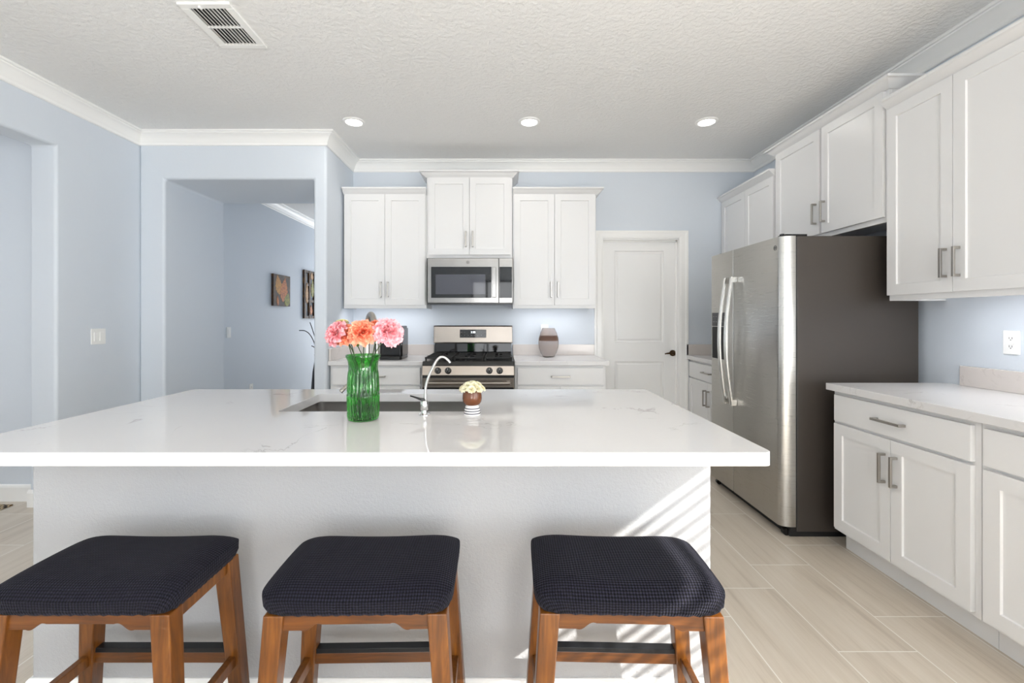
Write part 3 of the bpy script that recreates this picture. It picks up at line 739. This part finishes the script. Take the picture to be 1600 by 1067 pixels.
# grates: three cast-iron frames with fingers
for gx0, gx1 in ((-0.365, -0.135), (-0.125, 0.125), (0.135, 0.365)):
    b = BM(); y0, y1 = 0.045, 0.565; zt = 0.950; h = 0.014
    for y in (y0, (y0 + y1) / 2, y1): box(b, gx0, gx1, y - 0.006, y + 0.006, zt - h, zt)
    for x in (gx0 + 0.006, gx1 - 0.006): box(b, x - 0.006, x + 0.006, y0, y1, zt - h, zt)
    for y in (y0 + 0.13, y1 - 0.13):
        box(b, gx0, gx0 + 0.085, y - 0.005, y + 0.005, zt - h, zt + 0.003); box(b, gx1 - 0.085, gx1, y - 0.005, y + 0.005, zt - h, zt + 0.003)
        xm = (gx0 + gx1) / 2
        box(b, xm - 0.005, xm + 0.005, y - 0.125, y - 0.045, zt - h, zt + 0.003); box(b, xm - 0.005, xm + 0.005, y + 0.045, y + 0.125, zt - h, zt + 0.003)
    for x in (gx0 + 0.008, gx1 - 0.008):
        for y in (y0 + 0.008, y1 - 0.008): box(b, x - 0.007, x + 0.007, y - 0.007, y + 0.007, 0.9185, zt - h)
    obj('grate', b, 'black_iron', rg, 0.002)
for x, y in ((-0.25, 0.17), (-0.25, 0.44), (0.25, 0.17), (0.25, 0.44), (0, 0.30)):
    obj('burner', lathe(BM(), [(0.05, 0.9185), (0.05, 0.924), (0.036, 0.926), (0.036, 0.934), (0.03, 0.936)], 28, (x, y, 0)), 'black_iron', rg, smooth=35)
b = BM(); prism(b, [(0.60, 0.886), (0.605, 1.035), (0.612, 1.035), (0.612, 1.035), (0.69, 1.035), (0.69, 0.886)], 'x', -0.366, 0.366)
obj('rear_panel', b, 'black_gloss', rg, 0.002)
b = BM(); prism(b, [(0.600, 1.036), (0.606, 1.045), (0.618, 1.196), (0.628, 1.204), (0.69, 1.204), (0.69, 1.036)], 'x', -w2 + 0.002, w2 - 0.002)
bgd = obj('backguard', b, 'steel_light', rg, 0.004, 3)
b = BM(); hexa(b, [(-0.127, 0.6065, 1.088), (0.127, 0.6065, 1.088), (0.127, 0.614, 1.088), (-0.127, 0.614, 1.088)], [(-0.127, 0.6120, 1.166), (0.127, 0.6120, 1.166), (0.127, 0.62, 1.166), (-0.127, 0.62, 1.166)])
dsp = obj('display', b, 'black_gloss', bgd, 0.002)
def text_mesh(body, size, mat, parent, loc, rot, name='lettering'):
    c = bpy.data.curves.new(name, 'FONT'); c.body = body; c.size = size; c.align_x = 'CENTER'; c.align_y = 'CENTER'; c.extrude = 0.0003
    o = bpy.data.objects.new(name, c); COL.objects.link(o)
    dg = bpy.context.evaluated_depsgraph_get(); me = bpy.data.meshes.new_from_object(o.evaluated_get(dg))
    bpy.data.objects.remove(o); me.materials.clear(); me.materials.append(M[mat])
    o = bpy.data.objects.new(name, me); COL.objects.link(o); o.parent = parent; o.location = loc; o.rotation_euler = rot; return o
text_mesh('3:38', 0.026, 'display', dsp, (0.0, 0.6092, 1.140), (PI / 2, 0, 0), 'clock_digits')
b = BM()
for x in (-0.11, -0.08, -0.045, -0.015, 0.015, 0.045, 0.08, 0.11): box(b, x - 0.005, x + 0.005, 0.6070, 0.6085, 1.110, 1.113)
for x in (-0.11, -0.082, 0.082, 0.11): box(b, x - 0.006, x + 0.006, 0.6088, 0.6105, 1.138, 1.141)
obj('key_marks', b, 'grey_mark', dsp)
od = obj('oven_door', box(BM(), -w2 + 0.002, w2 - 0.002, -0.006, 0.028, 0.20, 0.795), 'steel_light', rg, 0.004)
obj('oven_window', box(BM(), -w2 + 0.006, w2 - 0.006, -0.009, -0.0055, 0.22, 0.703), 'black_gloss', od, 0.002)
obj('vent_gap', box(BM(), -w2 + 0.004, w2 - 0.004, -0.0075, 0.0, 0.782, 0.802), 'dark', od)
b = BM(); tube(b, [(-0.345, -0.06, 0.745), (0.345, -0.06, 0.745)], 0.013, 16)
for x in (-0.33, 0.33): box(b, x - 0.012, x + 0.012, -0.06, -0.006, 0.737, 0.753)
obj('handle', b, 'steel_light', od, smooth=40)
obj('drawer', box(BM(), -w2 + 0.002, w2 - 0.002, -0.004, 0.028, 0.05, 0.192), 'steel_light', rg, 0.003)

# ------------------------------------------------------------------ over-the-range microwave
mw = thing('microwave', 'stainless steel over-the-range microwave between the upper cabinets', 'microwave', (-0.2875, 4.0, 1.41))
obj('body', box(BM(), -0.379, 0.379, 0.022, 0.398, 0.002, 0.404), 'black_panel', mw, 0.002)
md_ = BM(); prism(md_, rrect(-0.379, 0.2545, 0.0, 0.40, 0.004, 3), 'y', -0.018, 0.022)
mdo = obj('door', md_, 'steel_mid', mw, 0.004, 3)
wv_ = obj('window', prism(BM(), rrect(-0.346, 0.190, 0.046, 0.322, 0.004, 3), 'y', -0.020, -0.0175), 'black_gloss', mdo, 0.0008)
obj('screen', prism(BM(), rrect(-0.306, 0.136, 0.078, 0.254, 0.003, 3), 'y', -0.0207, -0.0198), 'screen_grey', wv_)
b = BM(); prism(b, rrect(0.196, 0.232, 0.050, 0.318, 0.004, 3), 'y', -0.048, -0.038)
for z in (0.066, 0.302): box(b, 0.206, 0.222, -0.040, -0.017, z - 0.010, z + 0.010)
obj('handle', b, 'steel_mid', mdo, 0.003)
cpn = obj('control_panel', prism(BM(), rrect(0.2575, 0.379, 0.0, 0.40, 0.004, 3), 'y', -0.016, 0.022), 'steel_mid', mw, 0.003)
kp = obj('keypad', prism(BM(), rrect(0.262, 0.372, 0.046, 0.322, 0.003, 3), 'y', -0.018, -0.0155), 'black_gloss', cpn, 0.0008)
def emblem(parent, c, r, name='emblem'):
    b = BM(); x, y, z = c
    ring = [(x + r * math.cos(2 * PI * i / 36), y, z + r * math.sin(2 * PI * i / 36)) for i in range(37)]
    tube(b, ring, r * 0.10, 8)
    for s in (-1, 1):
        sq = [(x + s * r * 0.32 + r * 0.36 * math.cos(a0) * s, y, z + r * 0.42 * math.sin(a0)) for a0 in [k * PI / 7 for k in range(1, 13)]]
        tube(b, sq, r * 0.09, 6)
    tube(b, [(x - r * 0.6, y, z - r * 0.15), (x - r * 0.1, y, z), (x + r * 0.55, y, z + r * 0.1)], r * 0.07, 6)
    return obj(name, b, 'vase_dark', parent)
emblem(mdo, (-0.02, -0.0185, 0.362), 0.0125)
b = BM(); box(b, -0.375, 0.375, -0.014, 0.30, -0.012, 0.002); obj('vent_grille', b, 'black_panel', mw, 0.002)

# ------------------------------------------------------------------ side-by-side refrigerator
fr = thing('refrigerator', 'stainless steel side-by-side refrigerator with charcoal sides', 'refrigerator', (1.62, 3.505, 0), FACE_LEFT)
FW = 0.905
obj('body', box(BM(), 0.004, FW - 0.004, 0.093, 0.80, 0.03, 1.752), 'fridge_side', fr, 0.004)
obj('base_grille', box(BM(), 0.01, FW - 0.01, 0.055, 0.75, 0.0, 0.055), 'dark', fr, 0.004)
def door_plan(x0, x1, left_round, right_round):
    p = []
    def q(xc, r, y0, a0, a1, sgn):
        return [(xc + sgn * r * math.sin(a0 + (a1 - a0) * i / 10), y0 + 0.075 * (1 - math.cos(a0 + (a1 - a0) * i / 10))) for i in range(11)]
    left = q(x0 + 0.042, 0.042, 0, PI / 2, 0, -1) if left_round else [(x0, 0.083), (x0, 0.004), (x0 + 0.003, 0.001), (x0 + 0.005, 0)]
    right = q(x1 - 0.042, 0.042, 0, 0, PI / 2, 1) if right_round else [(x1 - 0.005, 0), (x1 - 0.003, 0.001), (x1, 0.004), (x1, 0.083)]
    p = ([(x0, 0.083)] if left_round else []) + left + right + ([(x1, 0.083)] if right_round else [])
    return p
fz = obj('freezer_door', prism(BM(), door_plan(0, 0.358, True, False), 'z', 0.06, 1.752), 'steel', fr, smooth=25)
fd = obj('fridge_door', prism(BM(), door_plan(0.364, FW, False, True), 'z', 0.06, 1.752), 'steel', fr, smooth=25)
obj('gasket', box(BM(), 0.008, FW - 0.006, 0.083, 0.094, 0.06, 1.75), 'dark', fr)
for x, pdoor in ((0.318, fz), (0.408, fd)):
    b = BM(); pts = []
    rows = []
    for i in range(25):
        u = i / 24; z = 0.675 + 0.88 * u
        y = -0.040 - 0.042 * math.sin(PI * u)
        rows.append([b.verts.new((x + sx_ * 0.013, y + sy_, z)) for sx_, sy_ in ((-1, 0.010), (1, 0.010), (1, 0), (0.6, -0.006), (-0.6, -0.006), (-1, 0))])
    for a, c2 in zip(rows, rows[1:]):
        for k in range(6): b.faces.new((a[k], a[(k + 1) % 6], c2[(k + 1) % 6], c2[k]))
    b.faces.new(rows[0]); b.faces.new(rows[-1])
    hd = obj('handle', b, 'steel_bright', pdoor, smooth=40)
    for z in (0.69, 1.54):
        obj('bracket', box(BM(), x - 0.011, x + 0.011, -0.042, 0.0, z - 0.022, z + 0.022), 'steel_bright', hd, 0.004)
# ice and water dispenser
b = BM(); box(b, 0.045, 0.285, -0.003, 0.001, 0.955, 1.325); dpz = obj('dispenser', b, 'steel', fz, 0.002)
b = BM(); prism(b, rrect(0.056, 0.274, 0.972, 1.21, 0.01, 4), 'y', -0.0045, -0.001); obj('recess', b, 'dark', dpz)
b = BM(); prism(b, rrect(0.056, 0.274, 1.215, 1.315, 0.006, 4), 'y', -0.0055, -0.001); pnl = obj('control_panel', b, 'vase_dark', dpz)
b = BM()
for i in range(5): box(b, 0.075 + i * 0.04, 0.095 + i * 0.04, -0.0063, -0.0053, 1.245, 1.249); box(b, 0.075 + i * 0.04, 0.09 + i * 0.04, -0.0063, -0.0053, 1.285, 1.288)
obj('key_marks', b, 'grey_mark', pnl)
emblem(fd, (FW - 0.06, -0.0005, 1.690), 0.0135)
for x, y0 in ((0.012, 0.045), (FW - 0.085, 0.01)):
    b = BM(); box(b, x, x + 0.07, y0 + 0.02, y0 + 0.15, 1.7525, 1.765); lathe(b, [(0.014, 1.7525), (0.014, 1.768), (0.01, 1.772)], 16, (x + 0.035, y0 + 0.025, 0))
    obj('hinge_cover', b, 'black_plastic', fr, 0.003)
for x in (0.06, FW - 0.035):
    b = BM(); tube(b, [(x - 0.012, 0.045, 0.022), (x + 0.012, 0.045, 0.022)], 0.021, 16); obj('roller', b, 'black_plastic', fr, smooth=40)

# ------------------------------------------------------------------ coffee maker, smoked vase
cm = thing('coffee_maker', 'black single-serve coffee maker on the counter behind the carnations', 'coffee maker', (-0.985, 4.0, 0.9142))
b = BM(); prism(b, rrect(-0.112, 0.112, -0.135, 0.16, 0.035, 6), 'z', 0.0, 0.03); obj('drip_base', b, 'black_plastic', cm, 0.004, 3)
b = BM(); prism(b, rrect(-0.112, 0.112, -0.02, 0.16, 0.035, 6), 'z', 0.0305, 0.20); obj('body', b, 'black_plastic', cm, 0.003)
b = BM(); hexa(b, [(x, y, 0.2005) for x, y in rrect(-0.112, 0.112, -0.12, 0.16, 0.04, 6)], [(x * 0.95, y * 0.93 + 0.008, 0.292) for x, y in rrect(-0.112, 0.112, -0.12, 0.16, 0.04, 6)])
hdm = obj('brew_head', b, 'black_plastic', cm, 0.006, 3)
obj('water_tank', prism(BM(), rrect(0.086, 0.113, -0.10, 0.15, 0.012, 5), 'z', 0.031, 0.272), 'black_gloss', cm, 0.003)
obj('trim_band', tube(BM(), spline([(-0.09, -0.118, 0.235), (-0.05, -0.150, 0.238), (0, -0.158, 0.24), (0.05, -0.150, 0.238), (0.08, -0.118, 0.235)], 5), 0.008, 10), 'steel_bright', hdm, smooth=40)
gv = thing('smoked_vase', 'egg-shaped smoked glass vase with a dark band right of the range', 'vase', (0.432, 4.19, 0.9142))
po = [(0.040, 0), (0.052, 0.004), (0.074, 0.035), (0.090, 0.085), (0.0955, 0.13), (0.0915, 0.175), (0.078, 0.222), (0.060, 0.260), (0.057, 0.268)]
pin = [(0.054, 0.266), (0.075, 0.221), (0.0885, 0.175), (0.0925, 0.13), (0.087, 0.085), (0.071, 0.037), (0.048, 0.008)]
b = BM(); lathe(b, po + pin, 56); obj('vessel', b, 'smoked', gv, smooth=50)

# ------------------------------------------------------------------ plates on the walls
def wall_plate(name, label, cat, loc, rotz, gangs=1, kind='rocker'):
    t = thing(name, label, cat, loc, rotz); w = 0.036 + 0.023 * (gangs - 1) * 1.0 if gangs > 1 else 0.036
    obj('plate', prism(BM(), rrect(-w, w, -0.058, 0.058, 0.004, 3), 'y', -0.006, 0), 'plate', t, 0.002)
    for g in range(gangs):
        x = (g - (gangs - 1) / 2) * 0.046
        if kind == 'rocker':
            obj('rocker', box(BM(), x - 0.016, x + 0.016, -0.010, -0.005, -0.033, 0.033), 'plate', t, 0.002)
        else:
            for z in (-0.020, 0.020):
                s = obj('socket', prism(BM(), rrect(x - 0.017, x + 0.017, z - 0.014, z + 0.014, 0.005, 4), 'y', -0.008, -0.005), 'plate', t, 0.001)
                b = BM(); box(b, x - 0.0075, x - 0.0050, -0.0083, -0.0078, z - 0.003, z + 0.006); box(b, x + 0.0045, x + 0.0070, -0.0083, -0.0078, z - 0.004, z + 0.006)
                disc_rod(b, (x, -0.0083, z - 0.008), (0, 1, 0), 0.0025, 0.0005, 10); obj('slot', b, 'dark', s)
    return t
wall_plate('wall_outlet', 'white outlet on the right wall above the counter backsplash', 'outlet', (XR - 0.0002, 2.17, 1.155), FACE_LEFT, 1, 'socket')
wo = wall_plate('wall_outlet', 'white outlet on the back wall behind the smoked vase', 'outlet', (0.414, YB - 0.0002, 1.155), 0, 1, 'socket')
obj('plug', box(BM(), -0.016, 0.016, -0.045, -0.008, 0.008, 0.036), 'plate', wo, 0.005)
wall_plate('light_switch', 'white double light switch on the left wall', 'light switch', (XL + 0.0002, 3.345, 1.138), PI / 2, 2)
wall_plate('light_switch', 'white light switch on the hall wall inside the passage', 'light switch', (XL + 0.0002, 4.94, 1.12), PI / 2, 1)
wall_plate('wall_outlet', 'white outlet low on the hall wall below the small painting', 'outlet', (XL + 0.0002, 5.38, 0.43), PI / 2, 1, 'socket')

# ------------------------------------------------------------------ hall: two canvases, floor vase of twigs, rug
def leaf_shape(b, c, ln, wd, ang, d=0.0012, yb=-0.0005):
    pts = []
    n = 12
    for i in range(n + 1):
        u = i / n; pts.append((wd * math.sin(PI * u ** 0.8) * (0.5 + 0.04 * (-1) ** i), ln * (u - 0.5)))
    pts += [(-x, z) for x, z in pts[::-1][1:-1]]
    ca, sa = math.cos(ang), math.sin(ang)
    prism(b, [(c[0] + x * ca - z * sa, c[1] + x * sa + z * ca) for x, z in pts], 'y', yb - d, yb)
def hall_art(label, Yc, zc, w, h, leaves):
    t = thing('canvas_painting', label, 'painting', (XL + 0.032, Yc, zc), PI / 2)
    obj('canvas', box(BM(), -w / 2, w / 2, 0, 0.03, -h / 2, h / 2), 'canvas_dark', t, 0.002)
    for i, (x, z, ln, wd, ang, m) in enumerate(leaves):
        b = BM(); leaf_shape(b, (x, z), ln, wd, ang, 0.0008 + 0.0004 * i, 0.0); obj('painted_leaf', b, m, t)
hall_art('small canvas of ochre autumn leaves on the hall wall', 6.08, 1.652, 0.46, 0.42,
         [(-0.10, 0.07, 0.27, 0.16, 0.25, 'ochre'), (0.05, 0.01, 0.34, 0.20, -0.2, 'rust'), (0.14, -0.12, 0.20, 0.15, -0.3, 'olive'), (-0.12, -0.14, 0.14, 0.06, 0.1, 'rust')])
ap = thing('wall_sculpture', 'tall dark open-frame panel of brown and tan pieces on the hall wall', 'wall art', (XL + 0.03, 7.05, 1.645), PI / 2)
b = BM()
for x in (-0.25, -0.08, 0.10, 0.25): box(b, x - 0.03, x + 0.03, 0, 0.028, -0.37, 0.37)
for z in (-0.35, -0.1, 0.15, 0.35): box(b, -0.27, 0.27, 0.004, 0.024, z - 0.02, z + 0.02)
obj('frame', b, 'canvas_dark', ap)
for x, z, ln, wd, m in ((-0.2, 0.02, 0.34, 0.09, 'tan'), (0.0, 0.10, 0.3, 0.1, 'olive'), (0.18, -0.05, 0.3, 0.1, 'rust'), (-0.02, 0.29, 0.12, 0.1, 'tan'), (-0.05, -0.24, 0.16, 0.09, 'rust')):
    b = BM(); leaf_shape(b, (x, z), ln, wd, 0.0, 0.004, 0.0); obj('panel_leaf', b, m, ap)
tv = thing('twig_vase', 'dark floor vase of curled twigs at the end of the passage wall', 'vase', (-2.52, 6.15, 0))
obj('vessel', lathe(BM(), [(0.06, 0), (0.085, 0.05), (0.10, 0.3), (0.08, 0.55), (0.05, 0.72), (0.06, 0.78), (0.052, 0.78), (0.04, 0.70)], 32), 'vase_dark', tv, smooth=40)
for P in ([(0, 0, 0.5), (-0.04, 0, 0.85), (-0.10, 0, 1.02), (-0.18, 0, 1.10), (-0.27, 0.0, 1.11)], [(0, 0, 0.5), (-0.03, 0, 0.9), (-0.08, 0, 1.1), (-0.13, 0.02, 1.22)], [(0, 0, 0.5), (0.02, 0, 0.9), (0.08, 0.02, 1.15), (0.16, 0.03, 1.2)], [(0, 0, 0.5), (-0.02, 0, 0.72), (-0.05, 0, 0.86), (-0.10, 0, 0.9)], [(0, 0, 0.5), (0, -0.02, 1.0), (0.02, -0.04, 1.3)]):
    obj('twig', tube(BM(), spline(P, 6), 0.006, 6), 'twig', tv)
b = BM(); box(b, -0.6, 0.6, -0.75, 0.75, 0, 0.008)
tag(obj('area_rug', b, 'rug', None, 0.003, loc=(-3.93, 2.30, 0.0005)), 'brown and cream patterned rug in the side room at left', 'rug')

# ------------------------------------------------------------------ ceiling: vent and recessed lights
vt = thing('air_vent', 'white rectangular air vent grille in the ceiling', 'vent', (-1.456, 2.355, H))
a0, b0 = 0.129, 0.18
b = BM()
for x0, x1, y0, y1 in ((-a0, a0, -b0, -b0 + 0.035), (-a0, a0, b0 - 0.035, b0), (-a0, -a0 + 0.04, -b0 + 0.0352, b0 - 0.0352), (a0 - 0.04, a0, -b0 + 0.0352, b0 - 0.0352)): box(b, x0, x1, y0, y1, -0.012, 0)
obj('frame', b, 'trim', vt, 0.003)
obj('duct', box(BM(), -a0 + 0.04, a0 - 0.04, -b0 + 0.035, b0 - 0.035, -0.0015, -0.0005), 'dark', vt)
obj('crossbar', box(BM(), -a0 + 0.04, a0 - 0.04, -0.004, 0.004, -0.012, -0.002), 'trim', vt)
for i in range(9):
    x = -a0 + 0.052 + i * (2 * a0 - 0.104) / 8
    s = -0.8 if i < 4 else -0.45
    b = BM(); hexa(b, [(x - 0.002 - 0.005 * s, -b0 + 0.036, -0.0125), (x + 0.002 - 0.005 * s, -b0 + 0.036, -0.0125), (x + 0.002 - 0.005 * s, b0 - 0.036, -0.0125), (x - 0.002 - 0.005 * s, b0 - 0.036, -0.0125)],
                   [(x - 0.002 + 0.004 * s, -b0 + 0.036, -0.002), (x + 0.002 + 0.004 * s, -b0 + 0.036, -0.002), (x + 0.002 + 0.004 * s, b0 - 0.036, -0.002), (x - 0.002 + 0.004 * s, b0 - 0.036, -0.002)])
    obj('slat', b, 'trim', vt)
obj('damper_tab', box(BM(), -0.03, -0.02, -b0 + 0.012, -b0 + 0.03, -0.02, -0.012), 'trim', vt)
def can(label, x, y, power=0.8):
    t = thing('recessed_light', label, 'ceiling light', (x, y, H), 0, 'recessed ceiling lights')
    obj('trim_ring', lathe(BM(), [(0.060, -0.004), (0.064, -0.010), (0.082, -0.006), (0.086, 0.0)], 40, cap0=False, cap1=False), 'trim', t, smooth=40)
    obj('lens', lathe(BM(), [(0.0005, -0.0105), (0.05, -0.0095), (0.0615, -0.006), (0.0615, -0.003)], 40), 'lamp_lens', t, smooth=60)
    d = bpy.data.lights.new('can_glow', 'AREA'); d.shape = 'DISK'; d.size = 0.11; d.energy = power; d.color = (1.0, 0.95, 0.88)
    o = bpy.data.objects.new('can_glow', d); COL.objects.link(o); o.parent = t; o.location = (0, 0, -0.02)
can('recessed ceiling light at left above the passage corner', -1.16, 3.50)
can('recessed ceiling light in the middle in front of the range cabinets', 0.21, 3.50)
can('recessed ceiling light at right in front of the refrigerator cabinets', 1.595, 3.50)

# ------------------------------------------------------------------ bar stools
def make_stool(label, loc, rotz):
    t = thing('bar_stool', label, 'stool', loc, rotz, 'bar stools at the island')
    # cushion with a knit cover
    b = BM(); uvl = b.loops.layers.uv.new('UVMap'); n = 144; A, Bh = 0.233, 0.152; uvd = {}
    def sup(th, p=8.0):
        c_, s_ = math.cos(th), math.sin(th)
        k = (abs(c_) ** p + abs(s_) ** p) ** (-1 / p); return c_ * k, s_ * k
    rows = []
    rn = random.Random(3)
    spec = [(s, 0) for s in [0.08 * i for i in range(1, 11)]]
    spec = [(s, 1) for s in (0.1, 0.2, 0.3, 0.4, 0.5, 0.6, 0.7, 0.78, 0.85, 0.90, 0.94, 0.97, 0.99, 1.0)] + [(1.0, 0.86), (0.998, 0.66), (0.994, 0.46), (0.985, 0.28), (0.968, 0.12), (0.945, 0.0), (0.90, 0.0)]
    for k, (s, q) in enumerate(spec):
        row = []
        for i in range(n):
            th = 2 * PI * i / n + PI / n; ux, uy = sup(th, 3.0 + 6.0 * s ** 2)
            x, y = ux * s * A, uy * s * Bh
            edge = max(0.0, (s - 0.62) / 0.38)
            ztop = 0.630 + 0.010 * (x / A) ** 2 - 0.006 * (y / Bh) ** 2 - 0.026 * edge ** 2.6
            z = ztop if q == 1 else 0.562 + (ztop - 0.562) * q
            over = 0.0
            if q != 1:
                corner = (abs(ux * uy)) ** 3
                pucker = 0.0022 * math.sin(i * 3.1 + 1.7 * k) * (1 - q) * (0.25 + 0.9 * corner)
                x += ux * pucker; y += uy * pucker; z += 0.0015 * math.sin(i * 2.3) * (1 - q)
                over = (1 - q) * 0.05
            vtx = b.verts.new((x, y, z)); row.append(vtx)
            nrm = Vector((abs(ux) ** 4 * math.copysign(1, ux), abs(uy) ** 4 * math.copysign(1, uy)))
            if nrm.length > 0: nrm.normalize()
            ex = edge ** 2 * 0.018 + over
            uvd[vtx] = (ux * s * A + nrm.x * ex, uy * s * Bh + nrm.y * ex)
        rows.append(row)
    cen = b.verts.new((0, 0, 0.630)); uvd[cen] = (0, 0)
    for i in range(n): b.faces.new((cen, rows[0][i], rows[0][(i + 1) % n]))
    for a, c2 in zip(rows, rows[1:]):
        for i in range(n): b.faces.new((a[i], c2[i], c2[(i + 1) % n], a[(i + 1) % n]))
    b.faces.new(rows[-1])
    for f in b.faces:
        for lp in f.loops: lp[uvl].uv = uvd[lp.vert]
    obj('seat_cushion', b, 'fabric', t, smooth=180)
    tx, ty, sl = 0.1945, 0.118, 0.075      # leg centre at the top, splay
    def legc(sx_, sy_, z): return (sx_ * (tx + sl * (0.56 - z)), sy_ * (ty + sl * 0.6 * (0.56 - z)))
    def leg_section(sx_, sy_, z):
        cx_, cy_ = legc(sx_, sy_, z); h = 0.0185 + 0.0055 * (z / 0.56)
        return [(cx_ + p * h, cy_ + q * h, z) for p, q in ((-1, -1), (1, -1), (1, 1), (-1, 1))]
    for sx_ in (-1, 1):
        for sy_ in (-1, 1):
            obj('leg', hexa(BM(), leg_section(sx_, sy_, 0.0), leg_section(sx_, sy_, 0.5615)), 'wood', t, 0.003)
    def ogee(half, y0, y1):
        zt, zb, zm = 0.560, 0.522, 0.536; p = [(-half, zt), (-half, zb)]
        for i in range(13):
            u = i / 12; x = -half + 0.045 + 0.05 * u; p.append((x, zb + (zm - zb) * (0.5 - 0.5 * math.cos(PI * u)) + (-0.003 * math.sin(PI * u * 2))))
        p2 = [(-x, z) for x, z in p[::-1]]
        return prism(BM(), p + p2, 'y', y0, y1)
    for s in (-1, 1):
        yc = s * (ty + 0.008)
        obj('apron', ogee(tx - 0.018, yc - 0.010, yc + 0.010), 'wood_x', t, 0.0015)
        xc = s * (tx + 0.006)
        obj('apron', box(BM(), xc - 0.010, xc + 0.010, -ty + 0.018, ty - 0.018, 0.524, 0.560), 'wood', t, 0.0015)
    zs = 0.262
    for s in (-1, 1):
        cx_, cy_ = legc(1, s, zs)
        zz = zs if s > 0 else zs - 0.05
        st = obj('stretcher', box(BM(), -cx_ + 0.016, cx_ - 0.016, s * abs(cy_) - 0.011, s * abs(cy_) + 0.011, zz - 0.016, zz + 0.016), 'wood_x', t, 0.002)
        if s > 0:
            fp = obj('foot_plate', box(BM(), -cx_ + 0.022, cx_ - 0.022, abs(cy_) - 0.013, abs(cy_) + 0.013, zz + 0.0165, zz + 0.030), 'plate_black', st, 0.001); fp['label'] = 'black metal plate on the far stretcher'
        cx2, cy2 = legc(s, 1, zs)
        obj('stretcher', box(BM(), cx2 - 0.010, cx2 + 0.010, -abs(cy2) + 0.016, abs(cy2) - 0.016, zs - 0.020, zs + 0.012), 'wood', t, 0.002)
    return t
make_stool('brown wooden bar stool with navy seat cover at the left, cut by the picture edge', (-1.015, 1.212, 0), 0.0)
make_stool('brown wooden bar stool with navy seat cover in the middle of the row', (-0.355, 1.212, 0), 0.02)
make_stool('brown wooden bar stool with navy seat cover at the right, streaked with sunlight', (0.313, 1.212, 0), -0.03)
